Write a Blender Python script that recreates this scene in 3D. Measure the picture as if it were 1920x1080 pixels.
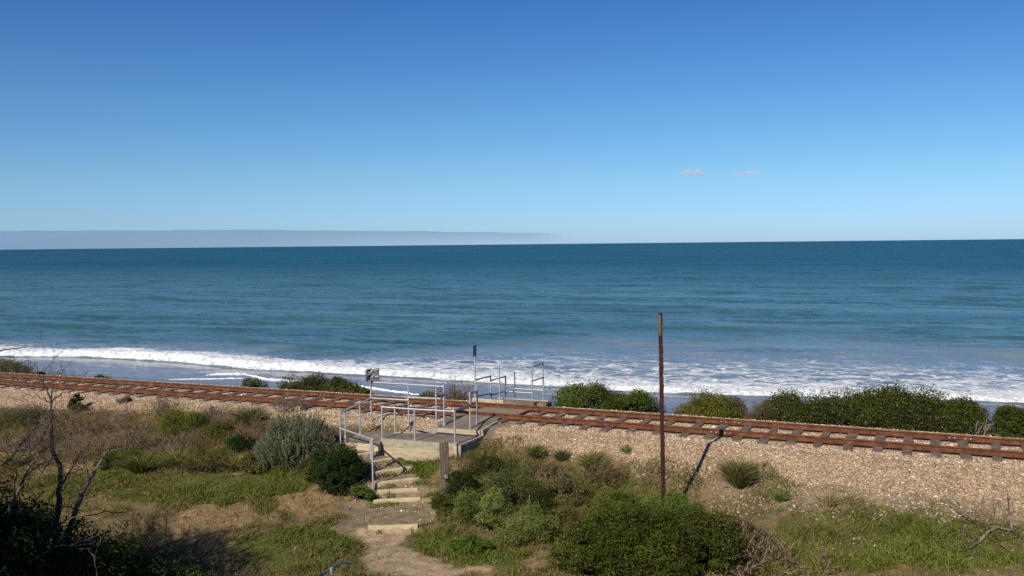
import bpy, math
import numpy as np
from math import radians as RAD

# ------------------------------------------------------------------ camera, sky, sun, exposure
for o in list(bpy.data.objects): bpy.data.objects.remove(o)
S = bpy.context.scene
C = S.collection
FPX, CAMZ = 1768.0, 5.585
CAM = np.array([0, 0, CAMZ])
_p, _r = math.atan(82.0 / FPX), -20 / 1920.0
FW = np.array([0, math.cos(_p), -math.sin(_p)])
_R0, _U0 = np.array([1, 0, 0.0]), np.array([0, math.sin(_p), math.cos(_p)])
RT = _R0 * math.cos(_r) + _U0 * math.sin(_r)
UP = -_R0 * math.sin(_r) + _U0 * math.cos(_r)
cd = bpy.data.cameras.new('camera'); cam = bpy.data.objects.new('camera', cd); C.objects.link(cam)
cd.sensor_width = 36; cd.lens = 36 * FPX / 1920; cd.clip_start = 0.1; cd.clip_end = 200000
import mathutils
M = mathutils.Matrix(((RT[0], UP[0], -FW[0], 0), (RT[1], UP[1], -FW[1], 0), (RT[2], UP[2], -FW[2], CAMZ), (0, 0, 0, 1)))
cam.matrix_world = M
S.camera = cam
S.view_settings.view_transform = 'Standard'; S.view_settings.look = 'None'
S.view_settings.exposure = 0.25; S.view_settings.gamma = 1.0
S.render.engine = 'CYCLES'
S.cycles.use_denoising = False
S.cycles.max_bounces = 6; S.cycles.diffuse_bounces = 3; S.cycles.glossy_bounces = 2
S.cycles.transmission_bounces = 3; S.cycles.volume_bounces = 1; S.cycles.transparent_max_bounces = 8
S.cycles.caustics_reflective = False; S.cycles.caustics_refractive = False

SUN_AZ, SUN_EL = 32.0, 38.0            # shadows fall away from the camera and to the right
W = bpy.data.worlds.new('World'); S.world = W; W.use_nodes = True
nt = W.node_tree; nt.nodes.clear()
sky = nt.nodes.new('ShaderNodeTexSky'); sky.sky_type = 'NISHITA'; sky.sun_disc = False
sky.sun_elevation = RAD(SUN_EL); sky.sun_rotation = RAD(180 + SUN_AZ)
sky.altitude = 10; sky.air_density = 0.95; sky.dust_density = 0.25; sky.ozone_density = 3.0
bg = nt.nodes.new('ShaderNodeBackground'); bg.inputs['Strength'].default_value = 0.13
wo = nt.nodes.new('ShaderNodeOutputWorld')
hs = nt.nodes.new('ShaderNodeHueSaturation'); hs.inputs['Saturation'].default_value = 1.12
nt.links.new(sky.outputs[0], hs.inputs['Color'])
# clear sea air: bluer towards the horizon than the sky model
tcw = nt.nodes.new('ShaderNodeTexCoord'); sxz = nt.nodes.new('ShaderNodeSeparateXYZ'); nt.links.new(tcw.outputs['Generated'], sxz.inputs[0])
rw = nt.nodes.new('ShaderNodeValToRGB'); el = rw.color_ramp.elements
SKYR = [(0.0, (.335, .505, .90)), (.0715, (.342, .504, .679)), (.144, (.307, .471, .638)), (.25, (.226, .390, .60)), (.5, (.235, .39, .60)), (1, (.26, .40, .60))]
while len(el) < len(SKYR): el.new(.5)
for e_, (p_, c_) in zip(el, SKYR): e_.position = p_; e_.color = (*c_, 1)
nt.links.new(sxz.outputs['Z'], rw.inputs[0])
mw = nt.nodes.new('ShaderNodeMix'); mw.data_type = 'RGBA'; mw.blend_type = 'MULTIPLY'; mw.inputs[0].default_value = 1
nt.links.new(hs.outputs[0], mw.inputs[6]); nt.links.new(rw.outputs[0], mw.inputs[7])
nt.links.new(mw.outputs[2], bg.inputs[0]); nt.links.new(bg.outputs[0], wo.inputs[0])
sl = bpy.data.lights.new('sun', 'SUN'); sl.energy = 5.0; sl.angle = RAD(0.53); sl.color = (1.0, 0.90, 0.74)
so = bpy.data.objects.new('sun', sl); C.objects.link(so)
_ld = mathutils.Vector((math.sin(RAD(SUN_AZ)) * math.cos(RAD(SUN_EL)), math.cos(RAD(SUN_AZ)) * math.cos(RAD(SUN_EL)), -math.sin(RAD(SUN_EL))))
so.rotation_euler = _ld.to_track_quat('-Z', 'Y').to_euler()
so.location = (-20, -30, 40)

# ------------------------------------------------------------------ geometry helpers
rng = np.random.default_rng(7)
TH = RAD(24.3)
N2 = np.array([math.sin(TH), math.cos(TH)]); T2 = np.array([math.cos(TH), -math.sin(TH)])
KC = 0.0008
def curve_off(v):
    v = np.clip(v, -80, 40); return -KC * (v + 12) ** 2
def W2(u, v): u = np.asarray(u, float); v = np.asarray(v, float); return np.stack([u * N2[0] + v * T2[0], u * N2[1] + v * T2[1]], -1)
def UVof(x, y): return x * N2[0] + y * N2[1], x * T2[0] + y * T2[1]
def UVZ(u, v, z): p = W2(u, v); return np.array([p[0], p[1], z])
def ray(px, py):
    d = FW + RT * ((px - 960) / FPX) + UP * ((540 - py) / FPX); return d / np.linalg.norm(d)
def pz(px, py, z):
    d = ray(px, py); return CAM + d * ((z - CAMZ) / d[2])
def pd(px, py, Z):
    d = ray(px, py); return CAM + d * (Z / d[1])
def pu(px, py, u):
    d = ray(px, py); return CAM + d * (u / (d[0] * N2[0] + d[1] * N2[1]))
def pv(px, py, P):                      # point on the vertical through P seen at height py
    d = ray(px, py); k = math.hypot(P[0], P[1]) / math.hypot(d[0], d[1]); return np.array([P[0], P[1], CAMZ + d[2] * k])
def hashn(i, j, k=0, seed=0):
    h = (np.asarray(i, np.int64) * 374761393 + np.asarray(j, np.int64) * 668265263 + np.asarray(k, np.int64) * 2147483647 + seed * 974711) & 0xFFFFFFFF
    h = ((h ^ (h >> 13)) * 1274126177) & 0xFFFFFFFF
    h = ((h ^ (h >> 16)) * 2246822519) & 0xFFFFFFFF
    return ((h ^ (h >> 15)) & 0xFFFFFF) / float(0xFFFFFF)
def vnoise(x, y, seed=0):
    x = np.asarray(x, float); y = np.asarray(y, float)
    i, j = np.floor(x), np.floor(y); fx, fy = x - i, y - j
    fx = fx * fx * (3 - 2 * fx); fy = fy * fy * (3 - 2 * fy); i = i.astype(np.int64); j = j.astype(np.int64)
    a, b, c, d = hashn(i, j, 0, seed), hashn(i + 1, j, 0, seed), hashn(i, j + 1, 0, seed), hashn(i + 1, j + 1, 0, seed)
    return (a * (1 - fx) + b * fx) * (1 - fy) + (c * (1 - fx) + d * fx) * fy
def fbm(x, y, o=4, seed=0):
    s, a, t = 0, 1.0, 0
    for k in range(o):
        s = s + a * vnoise(x * 2 ** k + 17.3 * k, y * 2 ** k - 9.1 * k, seed + k); t += a; a *= 0.5
    return s / t
def sst(a, b, x):
    t = np.clip((np.asarray(x, float) - a) / (b - a), 0, 1); return t * t * (3 - 2 * t)
def lerp(a, b, t): return a + (b - a) * t

def tag(o, label=None, cat=None, group=None, kind=None):
    if label: o['label'] = label
    if cat: o['category'] = cat
    if group: o['group'] = group
    if kind: o['kind'] = kind
    return o
def empty(name, loc, label, cat, group=None):
    o = bpy.data.objects.new(name, None); C.objects.link(o); o.location = tuple(loc); o.empty_display_size = 0.2
    return tag(o, label, cat, group)
def mesh(name, V, F, mat, parent=None, smooth=False, col=None, attrs=None, world=True):
    """one mesh object; F a list of int arrays (n,3) or (n,4); world coordinates, moved under its parent"""
    V = np.asarray(V, np.float32).reshape(-1, 3)
    if parent is not None and world: V = V - np.array(PLOC(parent), np.float32)
    if not isinstance(F, list): F = [F]
    F = [np.asarray(f, np.int32) for f in F if len(f)]
    me = bpy.data.meshes.new(name)
    nl = sum(f.size for f in F); npoly = sum(len(f) for f in F)
    me.vertices.add(len(V)); me.vertices.foreach_set('co', V.ravel())
    me.loops.add(nl); me.loops.foreach_set('vertex_index', np.concatenate([f.ravel() for f in F]))
    me.polygons.add(npoly)
    st, k = [], 0
    for f in F:
        st.append(k + np.arange(len(f)) * f.shape[1]); k += f.size
    me.polygons.foreach_set('loop_start', np.concatenate(st).astype(np.int32))
    me.polygons.foreach_set('use_smooth', np.full(npoly, bool(smooth)))
    if col is not None:
        a = me.attributes.new('Col', 'FLOAT_COLOR', 'POINT')
        a.data.foreach_set('color', np.c_[np.asarray(col, np.float32), np.ones(len(V), np.float32)].astype(np.float32).ravel())
    for n, val in (attrs or {}).items():
        a = me.attributes.new(n, 'FLOAT', 'POINT'); a.data.foreach_set('value', np.asarray(val, np.float32).ravel())
    me.update(calc_edges=True); me.validate()
    me.materials.append(mat)
    o = bpy.data.objects.new(name, me); C.objects.link(o)
    if parent is not None: o.parent = parent
    return o
def PLOC(o):
    p = np.zeros(3)
    while o is not None: p = p + np.array(o.location); o = o.parent
    return p
class MB:
    def __init__(s): s.V, s.F3, s.F4, s.n = [], [], [], 0
    def add(s, V, F):
        V = np.asarray(V, float); F = np.asarray(F)
        (s.F4 if F.shape[1] == 4 else s.F3).append(F + s.n); s.V.append(V); s.n += len(V); return s
    def box(s, P, ax, ay, az):            # P corner-centre, half vectors
        P, ax, ay, az = map(lambda q: np.asarray(q, float), (P, ax, ay, az))
        V = [P + i * ax + j * ay + k * az for k in (-1, 1) for j in (-1, 1) for i in (-1, 1)]
        return s.add(V, [[0, 2, 3, 1], [4, 5, 7, 6], [0, 1, 5, 4], [2, 6, 7, 3], [1, 3, 7, 5], [0, 4, 6, 2]])
    def tube(s, pts, r, n=10, caps=True):
        pts = [np.asarray(p, float) for p in pts]; rr = r if hasattr(r, '__len__') else [r] * len(pts)
        rings = []; prev = None
        for i, p in enumerate(pts):
            d = pts[min(i + 1, len(pts) - 1)] - pts[max(i - 1, 0)]; d = d / (np.linalg.norm(d) + 1e-9)
            a = np.array([0, 0, 1.0]) if abs(d[2]) < 0.9 else np.array([1.0, 0, 0])
            if prev is not None: a = prev
            x = a - d * (a @ d); x /= np.linalg.norm(x) + 1e-9; y = np.cross(d, x); prev = x
            th = np.arange(n) * 2 * np.pi / n
            rings.append(p + rr[i] * (np.cos(th)[:, None] * x + np.sin(th)[:, None] * y))
        V = np.concatenate(rings); F = []
        for i in range(len(pts) - 1):
            for j in range(n): F.append([i * n + j, i * n + (j + 1) % n, (i + 1) * n + (j + 1) % n, (i + 1) * n + j])
        s.add(V, F)
        if caps:
            for i, q in ((0, pts[0]), (len(pts) - 1, pts[-1])):
                s.add(np.vstack([rings[i], q]), [[j, (j + 1) % n, n] if i else [(j + 1) % n, j, n] for j in range(n)])
        return s
    def build(s, name, mat, parent=None, smooth=False, **k):
        F = []
        if s.F4: F.append(np.concatenate(s.F4))
        if s.F3: F.append(np.concatenate(s.F3))
        return mesh(name, np.concatenate(s.V), F, mat, parent, smooth, **k)

# ------------------------------------------------------------------ materials
def newmat(name):
    m = bpy.data.materials.new(name); m.use_nodes = True; t = m.node_tree; t.nodes.clear()
    out = t.nodes.new('ShaderNodeOutputMaterial'); return m, t, out
def nd(t, typ, **k):
    n = t.nodes.new(typ)
    for a, b in k.items():
        if a.startswith('i_'): n.inputs[a[2:].replace('_', ' ')].default_value = b
        else: setattr(n, a, b)
    return n
def L(t, a, b): t.links.new(a, b)
def ramp(t, fac, stops):
    r = nd(t, 'ShaderNodeValToRGB'); e = r.color_ramp.elements
    while len(e) < len(stops): e.new(0.5)
    for q, (p, c) in zip(e, stops): q.position = p; q.color = (*c, 1)
    L(t, fac, r.inputs[0]); return r.outputs[0]
def math_(t, op, a, b=None, c=None, clamp=False):
    n = nd(t, 'ShaderNodeMath', operation=op, use_clamp=clamp)
    for i, q in enumerate((a, b, c)):
        if q is None: continue
        if isinstance(q, (int, float)): n.inputs[i].default_value = q
        else: L(t, q, n.inputs[i])
    return n.outputs[0]
def mixc(t, f, a, b, blend='MIX'):
    n = nd(t, 'ShaderNodeMix', data_type='RGBA', blend_type=blend)
    for s, q in ((0, f), (6, a), (7, b)):
        if isinstance(q, (int, float)): n.inputs[s].default_value = q
        elif isinstance(q, tuple): n.inputs[s].default_value = (*q, 1)
        else: L(t, q, n.inputs[s])
    return n.outputs[2]
def noise(t, vec, scale, detail=4, rough=0.55, out=0, dist=0.0):
    n = nd(t, 'ShaderNodeTexNoise'); n.inputs['Scale'].default_value = scale; n.inputs['Detail'].default_value = detail
    n.inputs['Roughness'].default_value = rough; n.inputs['Distortion'].default_value = dist
    L(t, vec, n.inputs['Vector']); return n.outputs[out]
def solid(name, stops, scale=6, rough=0.7, metal=0.0, bump=0.3, bscale=None, stretch=(1, 1, 1), spec=0.4, bdist=0.02):
    m, t, out = newmat(name)
    tc = nd(t, 'ShaderNodeNewGeometry'); mp = nd(t, 'ShaderNodeMapping'); mp.inputs['Scale'].default_value = stretch
    L(t, tc.outputs['Position'], mp.inputs[0])
    f = noise(t, mp.outputs[0], scale, 6, 0.65)
    c = ramp(t, f, stops)
    b = nd(t, 'ShaderNodeBsdfPrincipled'); L(t, c, b.inputs['Base Color'])
    b.inputs['Roughness'].default_value = rough; b.inputs['Metallic'].default_value = metal; b.inputs['Specular IOR Level'].default_value = spec
    if bump:
        bp = nd(t, 'ShaderNodeBump'); bp.inputs['Strength'].default_value = bump; bp.inputs['Distance'].default_value = bdist
        L(t, noise(t, mp.outputs[0], bscale or scale * 4, 4), bp.inputs['Height']); L(t, bp.outputs[0], b.inputs['Normal'])
    L(t, b.outputs[0], out.inputs[0]); return m
def leafmat(name, transl=0.3, rough=0.6, spec=0.10):
    m, t, out = newmat(name)
    a = nd(t, 'ShaderNodeAttribute', attribute_name='Col')
    b = nd(t, 'ShaderNodeBsdfPrincipled'); b.inputs['Roughness'].default_value = rough; b.inputs['Specular IOR Level'].default_value = spec
    L(t, a.outputs['Color'], b.inputs['Base Color'])
    if transl:
        tr = nd(t, 'ShaderNodeBsdfTranslucent'); L(t, mixc(t, 1.0, a.outputs['Color'], (1.15, 1.2, 0.7), 'MULTIPLY'), tr.inputs[0])
        mx = nd(t, 'ShaderNodeMixShader'); mx.inputs[0].default_value = transl
        L(t, b.outputs[0], mx.inputs[1]); L(t, tr.outputs[0], mx.inputs[2]); L(t, mx.outputs[0], out.inputs[0])
    else: L(t, b.outputs[0], out.inputs[0])
    return m
M_LEAF = leafmat('leaf', 0.28)
M_BLADE = leafmat('grass_blade', 0.25, 0.6, 0.15)
M_STONE = leafmat('stone', 0, 0.85, 0.2)
M_TWIG = leafmat('twig', 0, 0.85, 0.15)
M_RUST = solid('rusty_steel', [(0.25, (0.036, 0.015, 0.009)), (0.5, (0.115, 0.042, 0.019)), (0.75, (0.20, 0.088, 0.042))], 5, 0.8, 0, 0.5, 60, spec=0.3, bdist=0.004)
M_RUSTP = solid('rusty_pole', [(0.3, (0.020, 0.010, 0.008)), (0.55, (0.050, 0.019, 0.013)), (0.8, (0.13, 0.068, 0.045))], 6, 0.8, 0, 0.6, 40, spec=0.3, bdist=0.006)
M_BOLT = solid('worn_bolt_steel', [(0.3, (0.25, 0.17, 0.12)), (0.7, (0.5, 0.42, 0.36))], 30, 0.5, 0, 0)
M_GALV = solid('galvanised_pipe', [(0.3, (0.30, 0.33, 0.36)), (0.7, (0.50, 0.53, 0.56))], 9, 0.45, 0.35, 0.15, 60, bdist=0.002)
M_DGALV = solid('dark_galv_pipe', [(0.3, (0.09, 0.11, 0.14)), (0.7, (0.20, 0.23, 0.27))], 9, 0.5, 0.35, 0.15, 60, bdist=0.002)  # darker pipe, mainly for the runs square to the track
M_SLEEP = solid('old_sleeper', [(0.25, (0.055, 0.042, 0.032)), (0.5, (0.115, 0.092, 0.072)), (0.75, (0.23, 0.195, 0.16))], 4, 0.9, 0, 0.9, 18, stretch=(1, 1, 1), spec=0.15, bdist=0.02)
M_TIMBER = solid('pale_timber', [(0.2, (0.18, 0.15, 0.10)), (0.5, (0.37, 0.315, 0.215)), (0.8, (0.50, 0.44, 0.315))], 3.0, 0.85, 0, 0.6, 22, stretch=(1, 1, 3), spec=0.15, bdist=0.01)
M_STEP = solid('step_timber_pale', [(0.2, (0.22, 0.18, 0.115)), (0.5, (0.46, 0.38, 0.25)), (0.8, (0.58, 0.50, 0.34))], 3.0, 0.85, 0, 0.5, 22, spec=0.15, bdist=0.008)
M_GTIMBER = solid('grey_timber', [(0.2, (0.14, 0.13, 0.10)), (0.5, (0.30, 0.275, 0.205)), (0.8, (0.42, 0.39, 0.30))], 3.0, 0.85, 0, 0.6, 22, stretch=(1, 1, 3), spec=0.15, bdist=0.01)
M_POSTW = solid('split_grey_post', [(0.3, (0.028, 0.021, 0.017)), (0.5, (0.12, 0.095, 0.075)), (0.75, (0.22, 0.18, 0.14))], 7, 0.9, 0, 1.0, 24, stretch=(2.2, 2.2, 0.16), spec=0.1, bdist=0.03)
M_ASPH = solid('old_asphalt', [(0.25, (0.095, 0.082, 0.066)), (0.5, (0.155, 0.132, 0.105)), (0.75, (0.24, 0.20, 0.155))], 2.2, 0.95, 0, 0.7, 60, spec=0.15, bdist=0.012)
M_SIGNW = solid('sign_white', [(0.3, (0.55, 0.54, 0.49)), (0.7, (0.74, 0.73, 0.68))], 8, 0.5, 0, 0)
M_BLACK = solid('sign_black', [(0.3, (0.008, 0.009, 0.014)), (0.7, (0.02, 0.021, 0.028))], 8, 0.5, 0, 0)

# ------------------------------------------------------------------ ground height
_UR = np.array([-300, -40, 0, 4, 9, 13, 16, 20, 22, 24.2, 25.2, 26.1, 26.9, 28, 30.1, 30.7, 31.8, 33.2, 36, 40, 50, 60, 75, 120, 300, 3000.])
_ZR = np.array([6, 4.5, 3.95, 2.5, -.5, -1.55, -1.65, -1.5, -1.32, -1.02, -.6, -.06, -.045, -.045, -.05, -.18, -.75, -1.7, -4.1, -4.75, -5.08, -5.28, -5.7, -7, -12, -30.])
_UL = np.array([-300, -40, 0, 4, 8, 11, 14, 18, 22, 24.5, 25.4, 26.1, 26.9, 28, 30.1, 30.7, 31.8, 33.2, 36, 40, 50, 60, 75, 120, 300, 3000.])
_ZL = np.array([6, 4.5, 3.95, 2.5, 0, -1.2, -1.85, -1.7, -1.2, -.72, -.38, -.07, -.045, -.045, -.05, -.18, -.75, -1.7, -4.1, -4.75, -5.08, -5.28, -5.7, -7, -12, -30.])
STEPS = [((690, 988.5), (783, 985.5), -1.50, 'lowest timber step, pale and half hidden by grass where the path begins'),
         ((700, 939), (788, 934.5), -1.34, 'pale timber step second from the bottom, with a grass strip below it'),
         ((708, 921), (783, 916.5), -1.17, 'low timber step just above the second one, scattered with white shells'),
         ((703, 906.5), (787, 896.5), -1.03, 'long timber step with a dark cut end beside the split post'),
         ((705, 885.5), (772, 876.5), -.88, 'slim timber step crossed by the handrail shadow, fading into grass'),
         ((700, 867), (746, 857.8), -.71, 'short tilted timber step where the two handrail shadows join'),
         ((673, 853), (709, 846.5), -.55, 'short timber step just below the platform, left of its lower beam'),
         ((648, 832), (711, 834.2), -.36, 'topmost timber step, level with the left end of the platform')]
_pp = [pz(a, b, c) for a, b, c in [(1010, 1200, -1.72), (900, 1125, -1.70), (800, 1080, -1.69), (742, 1035, -1.67)]]
for _k, (_a, _b, _z, _l) in enumerate(STEPS):       # a riser in front of each timber, a nearly level tread behind it
    _A, _B = pz(*_a, _z), pz(*_b, _z); _m = (_A + _B) / 2; _d = np.array([-(_B - _A)[1], (_B - _A)[0], 0]); _d /= np.linalg.norm(_d)
    if _d[1] < 0: _d = -_d
    _zp = -1.65 if _k == 0 else STEPS[_k - 1][2] + .01
    _pp += [np.array([*(_m - _d * .10)[:2], min(_zp, _z - .13)]), np.array([*(_m + _d * .07)[:2], _z - .035])]
PATHW = np.array(_pp[:-1])
FWALL = np.array([pz(716, 850, -.60), pz(790, 853, -.60), pz(862, 858, -.60)])
def seg_dist(x, y, P):
    best = np.full(np.shape(x), 1e9); zz = np.zeros(np.shape(x))
    for a, b in zip(P[:-1], P[1:]):
        d = b - a; k = np.clip(((x - a[0]) * d[0] + (y - a[1]) * d[1]) / (d[0] ** 2 + d[1] ** 2), 0, 1)
        e = np.hypot(x - a[0] - k * d[0], y - a[1] - k * d[1]); m = e < best
        best = np.where(m, e, best); zz = np.where(m, a[2] + k * d[2], zz)
    return best, zz
PLAT = np.array([pz(656, 830, -.36)[:2], pz(713, 831, -.36)[:2], pz(716, 822.5, -.3)[:2], pz(853, 832, -.27)[:2], pz(884, 812, -.25)[:2], pu(925, 781, 26.6)[:2], pu(852, 776, 26.6)[:2], pz(822, 802, -.1)[:2], pz(739, 811, -.27)[:2], pz(702, 809, -.29)[:2], pz(660, 818, -.32)[:2]])
def inpoly(x, y, P):
    r = np.zeros(np.shape(x), bool); n = len(P)
    for i in range(n):
        (x0, y0), (x1, y1) = P[i][:2], P[(i + 1) % n][:2]
        c = ((y0 > y) != (y1 > y)) & (x < (x1 - x0) * (y - y0) / (y1 - y0 + 1e-12) + x0); r ^= c
    return r
def height(x, y, detail=True):
    x = np.asarray(x, float); y = np.asarray(y, float); u, v = UVof(x, y); uc = u - curve_off(v)
    b = sst(-17, -9, v)
    z = np.interp(uc, _UL, _ZL) * (1 - b) + np.interp(uc, _UR, _ZR) * b
    veg = sst(25.9, 24.4, uc) * sst(8, 14, uc)
    z = z + veg * (fbm(x * .35, y * .35, 3, 3) - .5) * .5
    if detail:
        z = z + (.02 + veg * .06) * (fbm(x * 2.3, y * 2.3, 3, 11) - .5) * sst(60, 40, uc)
    d, pzv = seg_dist(x, y, PATHW)
    d2, pz2 = seg_dist(x, y, FWALL); z = lerp(pz2 + .03 * (fbm(x * 3, y * 3, 2, 6) - .5), z, sst(.22, .8, d2))
    z = lerp(pzv + .015 * (fbm(x * 3, y * 3, 2, 5) - .5), z, sst(.75, 1.7, d))
    return z
def h1(x, y): return float(height(np.array([x]), np.array([y]))[0])
def at(px, py):
    d = ray(px, py); t = np.linspace(6, 60, 1400); P = CAM + d * t[:, None]
    g = P[:, 2] - height(P[:, 0], P[:, 1]); i = np.argmax(g < 0)
    if not (g < 0).any(): i = len(t) - 1
    k = g[i - 1] / (g[i - 1] - g[i] + 1e-9) if i else 0
    q = CAM + d * lerp(t[i - 1], t[i], k); q[2] = h1(q[0], q[1]); return q
def col_at(px, u):                       # ground point under picture column px at distance u across the track
    d = ray(px, 458); k = u / (d[0] * N2[0] + d[1] * N2[1]); x, y = d[0] * k, d[1] * k
    return np.array([x, y, h1(x, y)])
def P2(*pts): return np.array([at(*p)[:2] for p in pts])

# ------------------------------------------------------------------ ground sheet
def axis(*parts): return np.unique(np.round(np.concatenate([np.arange(a, b, s) for a, b, s in parts]), 4))
ua = axis((-300, -40, 30), (-40, 12, 1.5), (12, 20, .16), (20, 31.4, .085), (31.4, 40, .35), (40, 76, 1.0), (76, 300, 15), (300, 3001, 300))
va = axis((-3000, -400, 200), (-400, -70, 10), (-70, -46, .8), (-46, -30, .17), (-30, 7, .1), (7, 25, .5), (25, 100, 5), (100, 401, 30), (401, 3100, 200))
UU, VV = np.meshgrid(ua, va, indexing='ij')
Ug = UU + curve_off(VV)
XY = W2(Ug, VV); X, Y = XY[..., 0], XY[..., 1]
Z = height(X, Y)
Z = np.where(inpoly(X, Y, PLAT), np.minimum(Z, -.33) - .12, Z)
Gpoly = {  # soil and cover patches, as outlines on the ground
 'green': [P2((60, 905), (200, 880), (330, 890), (560, 880), (600, 905), (560, 945), (380, 950), (200, 930), (90, 935)),
           P2((440, 1010), (600, 985), (690, 1000), (660, 1030), (680, 1079), (400, 1079)),
           P2((720, 870), (800, 850), (830, 860), (815, 900), (770, 905), (730, 885)),
           P2((800, 985), (905, 1010), (1010, 1040), (1060, 1079), (930, 1079), (830, 1040), (765, 1030)),
           P2((1440, 975), (1650, 955), (1760, 950), (1919, 985), (1919, 1079), (1400, 1079))],
 'pale': [P2((330, 960), (420, 945), (500, 960), (520, 985), (420, 1000), (330, 1000)), P2((500, 930), (600, 915), (660, 940), (640, 970), (560, 975), (510, 955)),
          P2((960, 1045), (1050, 1030), (1060, 1060), (1000, 1075)), P2((100, 870), (180, 862), (190, 885), (110, 892))],
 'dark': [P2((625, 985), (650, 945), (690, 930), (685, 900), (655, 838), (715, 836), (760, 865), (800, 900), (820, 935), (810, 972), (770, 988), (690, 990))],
 'dirt': [P2((620, 990), (650, 950), (700, 930), (790, 915), (825, 935), (815, 975), (770, 1000), (760, 1025), (860, 1060), (920, 1079), (690, 1079), (690, 1030)),
          P2((655, 835), (715, 835), (760, 865), (790, 900), (790, 930), (700, 930), (700, 880))],
}
grav = sst(25.0, 25.8, UU + .9 * (fbm(X * .8, Y * .8, 3, 21) - .5) + np.where(VV > -12, .0, -.25) + .75 * sst(-27, -33, VV) + .25 * sst(-9, -3, VV)) * sst(31.6, 30.6, UU)
toe = sst(23.4, 25.0, UU + 1.0 * (fbm(X * .6, Y * .6, 3, 31) - .5)) * sst(-10, -4, VV) * sst(26.5, 25.5, UU)
jx, jy = (fbm(X * 1.6, Y * 1.6, 3, 41) - .5) * .9, (fbm(X * 1.6, Y * 1.6, 3, 47) - .5) * .9
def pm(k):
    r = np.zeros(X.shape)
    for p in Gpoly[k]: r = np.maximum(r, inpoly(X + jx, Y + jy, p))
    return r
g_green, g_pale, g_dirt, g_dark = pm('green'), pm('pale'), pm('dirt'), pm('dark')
g_pale = g_pale * (.45 + .55 * sst(.38, .52, fbm(X * 1.4, Y * 1.4, 3, 53)))
def cm(c, m, b): return b * (1 - m[..., None]) + np.array(c) * m[..., None]
nz = fbm(X * .9, Y * .9, 4, 61)[..., None]
colr = lerp(np.array([.085, .072, .030]), np.array([.17, .122, .062]), nz)
colr = cm((.20, .155, .105), toe * .85, colr)
colr = cm((.075, .085, .020), g_green * .85, colr)
colr = cm((.255, .17, .088), g_pale * .85, colr)
colr = cm((.31, .235, .155), g_dirt * .95, colr)
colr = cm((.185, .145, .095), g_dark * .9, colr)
beach = sst(33, 38, UU)
colr = cm((.16, .135, .11), beach, colr)
wet = sst(40, 47, UU)
colr = cm((.075, .068, .068), wet, colr)
nu, nv = UU.shape
idx = np.arange(nu * nv).reshape(nu, nv)
Q = np.stack([idx[:-1, :-1], idx[:-1, 1:], idx[1:, 1:], idx[1:, :-1]], -1).reshape(-1, 4)
asph_mask = inpoly(X, Y, np.array([pz(858, 858, -.65)[:2], pz(880, 850, -.6)[:2], pz(950, 800, -.1)[:2], pu(960, 781, 26.9)[:2], pu(925, 779, 26.9)[:2]])).astype(float)
colr = cm((.16, .135, .11), asph_mask, colr)
m, t, out = newmat('ground_cover')
geo = nd(t, 'ShaderNodeNewGeometry'); pos = geo.outputs['Position']
ac = nd(t, 'ShaderNodeAttribute', attribute_name='Col'); ag = nd(t, 'ShaderNodeAttribute', attribute_name='gravel'); aw = nd(t, 'ShaderNodeAttribute', attribute_name='wet')
n1 = noise(t, pos, 3.2, 6, 0.6); n2 = noise(t, pos, 24, 4, 0.6)
base = mixc(t, 1.0, ac.outputs['Color'], ramp(t, n1, [(0.3, (.62, .62, .62)), (0.7, (1.38, 1.36, 1.3))]), 'MULTIPLY')
base = mixc(t, 1.0, base, ramp(t, n2, [(0.3, (.7, .7, .7)), (0.7, (1.3, 1.3, 1.3))]), 'MULTIPLY')
vo = nd(t, 'ShaderNodeTexVoronoi', feature='F1'); vo.inputs['Scale'].default_value = 27; L(t, pos, vo.inputs['Vector'])
sep = nd(t, 'ShaderNodeSeparateColor'); L(t, vo.outputs['Color'], sep.inputs[0])
gcol = ramp(t, sep.outputs[0], [(0, (.22, .15, .085)), (.3, (.34, .25, .165)), (.65, (.44, .335, .225)), (.9, (.55, .44, .325)), (1, (.68, .59, .48))])
gcol = mixc(t, 1.0, gcol, ramp(t, noise(t, pos, 1.1, 4), [(0.3, (.80, .76, .70)), (0.7, (1.08, 1.08, 1.06))]), 'MULTIPLY')
gap = ramp(t, vo.outputs['Distance'], [(.35, (1, 1, 1)), (.75, (.6, .54, .48))])
gcol = mixc(t, 1.0, gcol, gap, 'MULTIPLY')
gm = math_(t, 'ADD', ag.outputs['Fac'], math_(t, 'MULTIPLY', math_(t, 'SUBTRACT', noise(t, pos, 5, 5), .5), .9))
gm = ramp(t, gm, [(.42, (0, 0, 0)), (.58, (1, 1, 1))])
gm = math_(t, 'MULTIPLY', gm, math_(t, 'GREATER_THAN', ag.outputs['Fac'], .02))
cfin = mixc(t, gm, base, gcol)
b = nd(t, 'ShaderNodeBsdfPrincipled'); L(t, cfin, b.inputs['Base Color'])
rf = math_(t, 'SUBTRACT', .95, math_(t, 'MULTIPLY', aw.outputs['Fac'], .72)); L(t, rf, b.inputs['Roughness'])
L(t, math_(t, 'ADD', .15, math_(t, 'MULTIPLY', aw.outputs['Fac'], .4)), b.inputs['Specular IOR Level'])
bp = nd(t, 'ShaderNodeBump'); bp.inputs['Distance'].default_value = .05
L(t, math_(t, 'SUBTRACT', .9, math_(t, 'MULTIPLY', aw.outputs['Fac'], .85)), bp.inputs['Strength'])
hgt = math_(t, 'ADD', math_(t, 'MULTIPLY', n2, .6), math_(t, 'MULTIPLY', math_(t, 'MULTIPLY', math_(t, 'SUBTRACT', 1, vo.outputs['Distance']), gm), .9))
L(t, hgt, bp.inputs['Height']); L(t, bp.outputs[0], b.inputs['Normal']); L(t, b.outputs[0], out.inputs[0])
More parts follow.
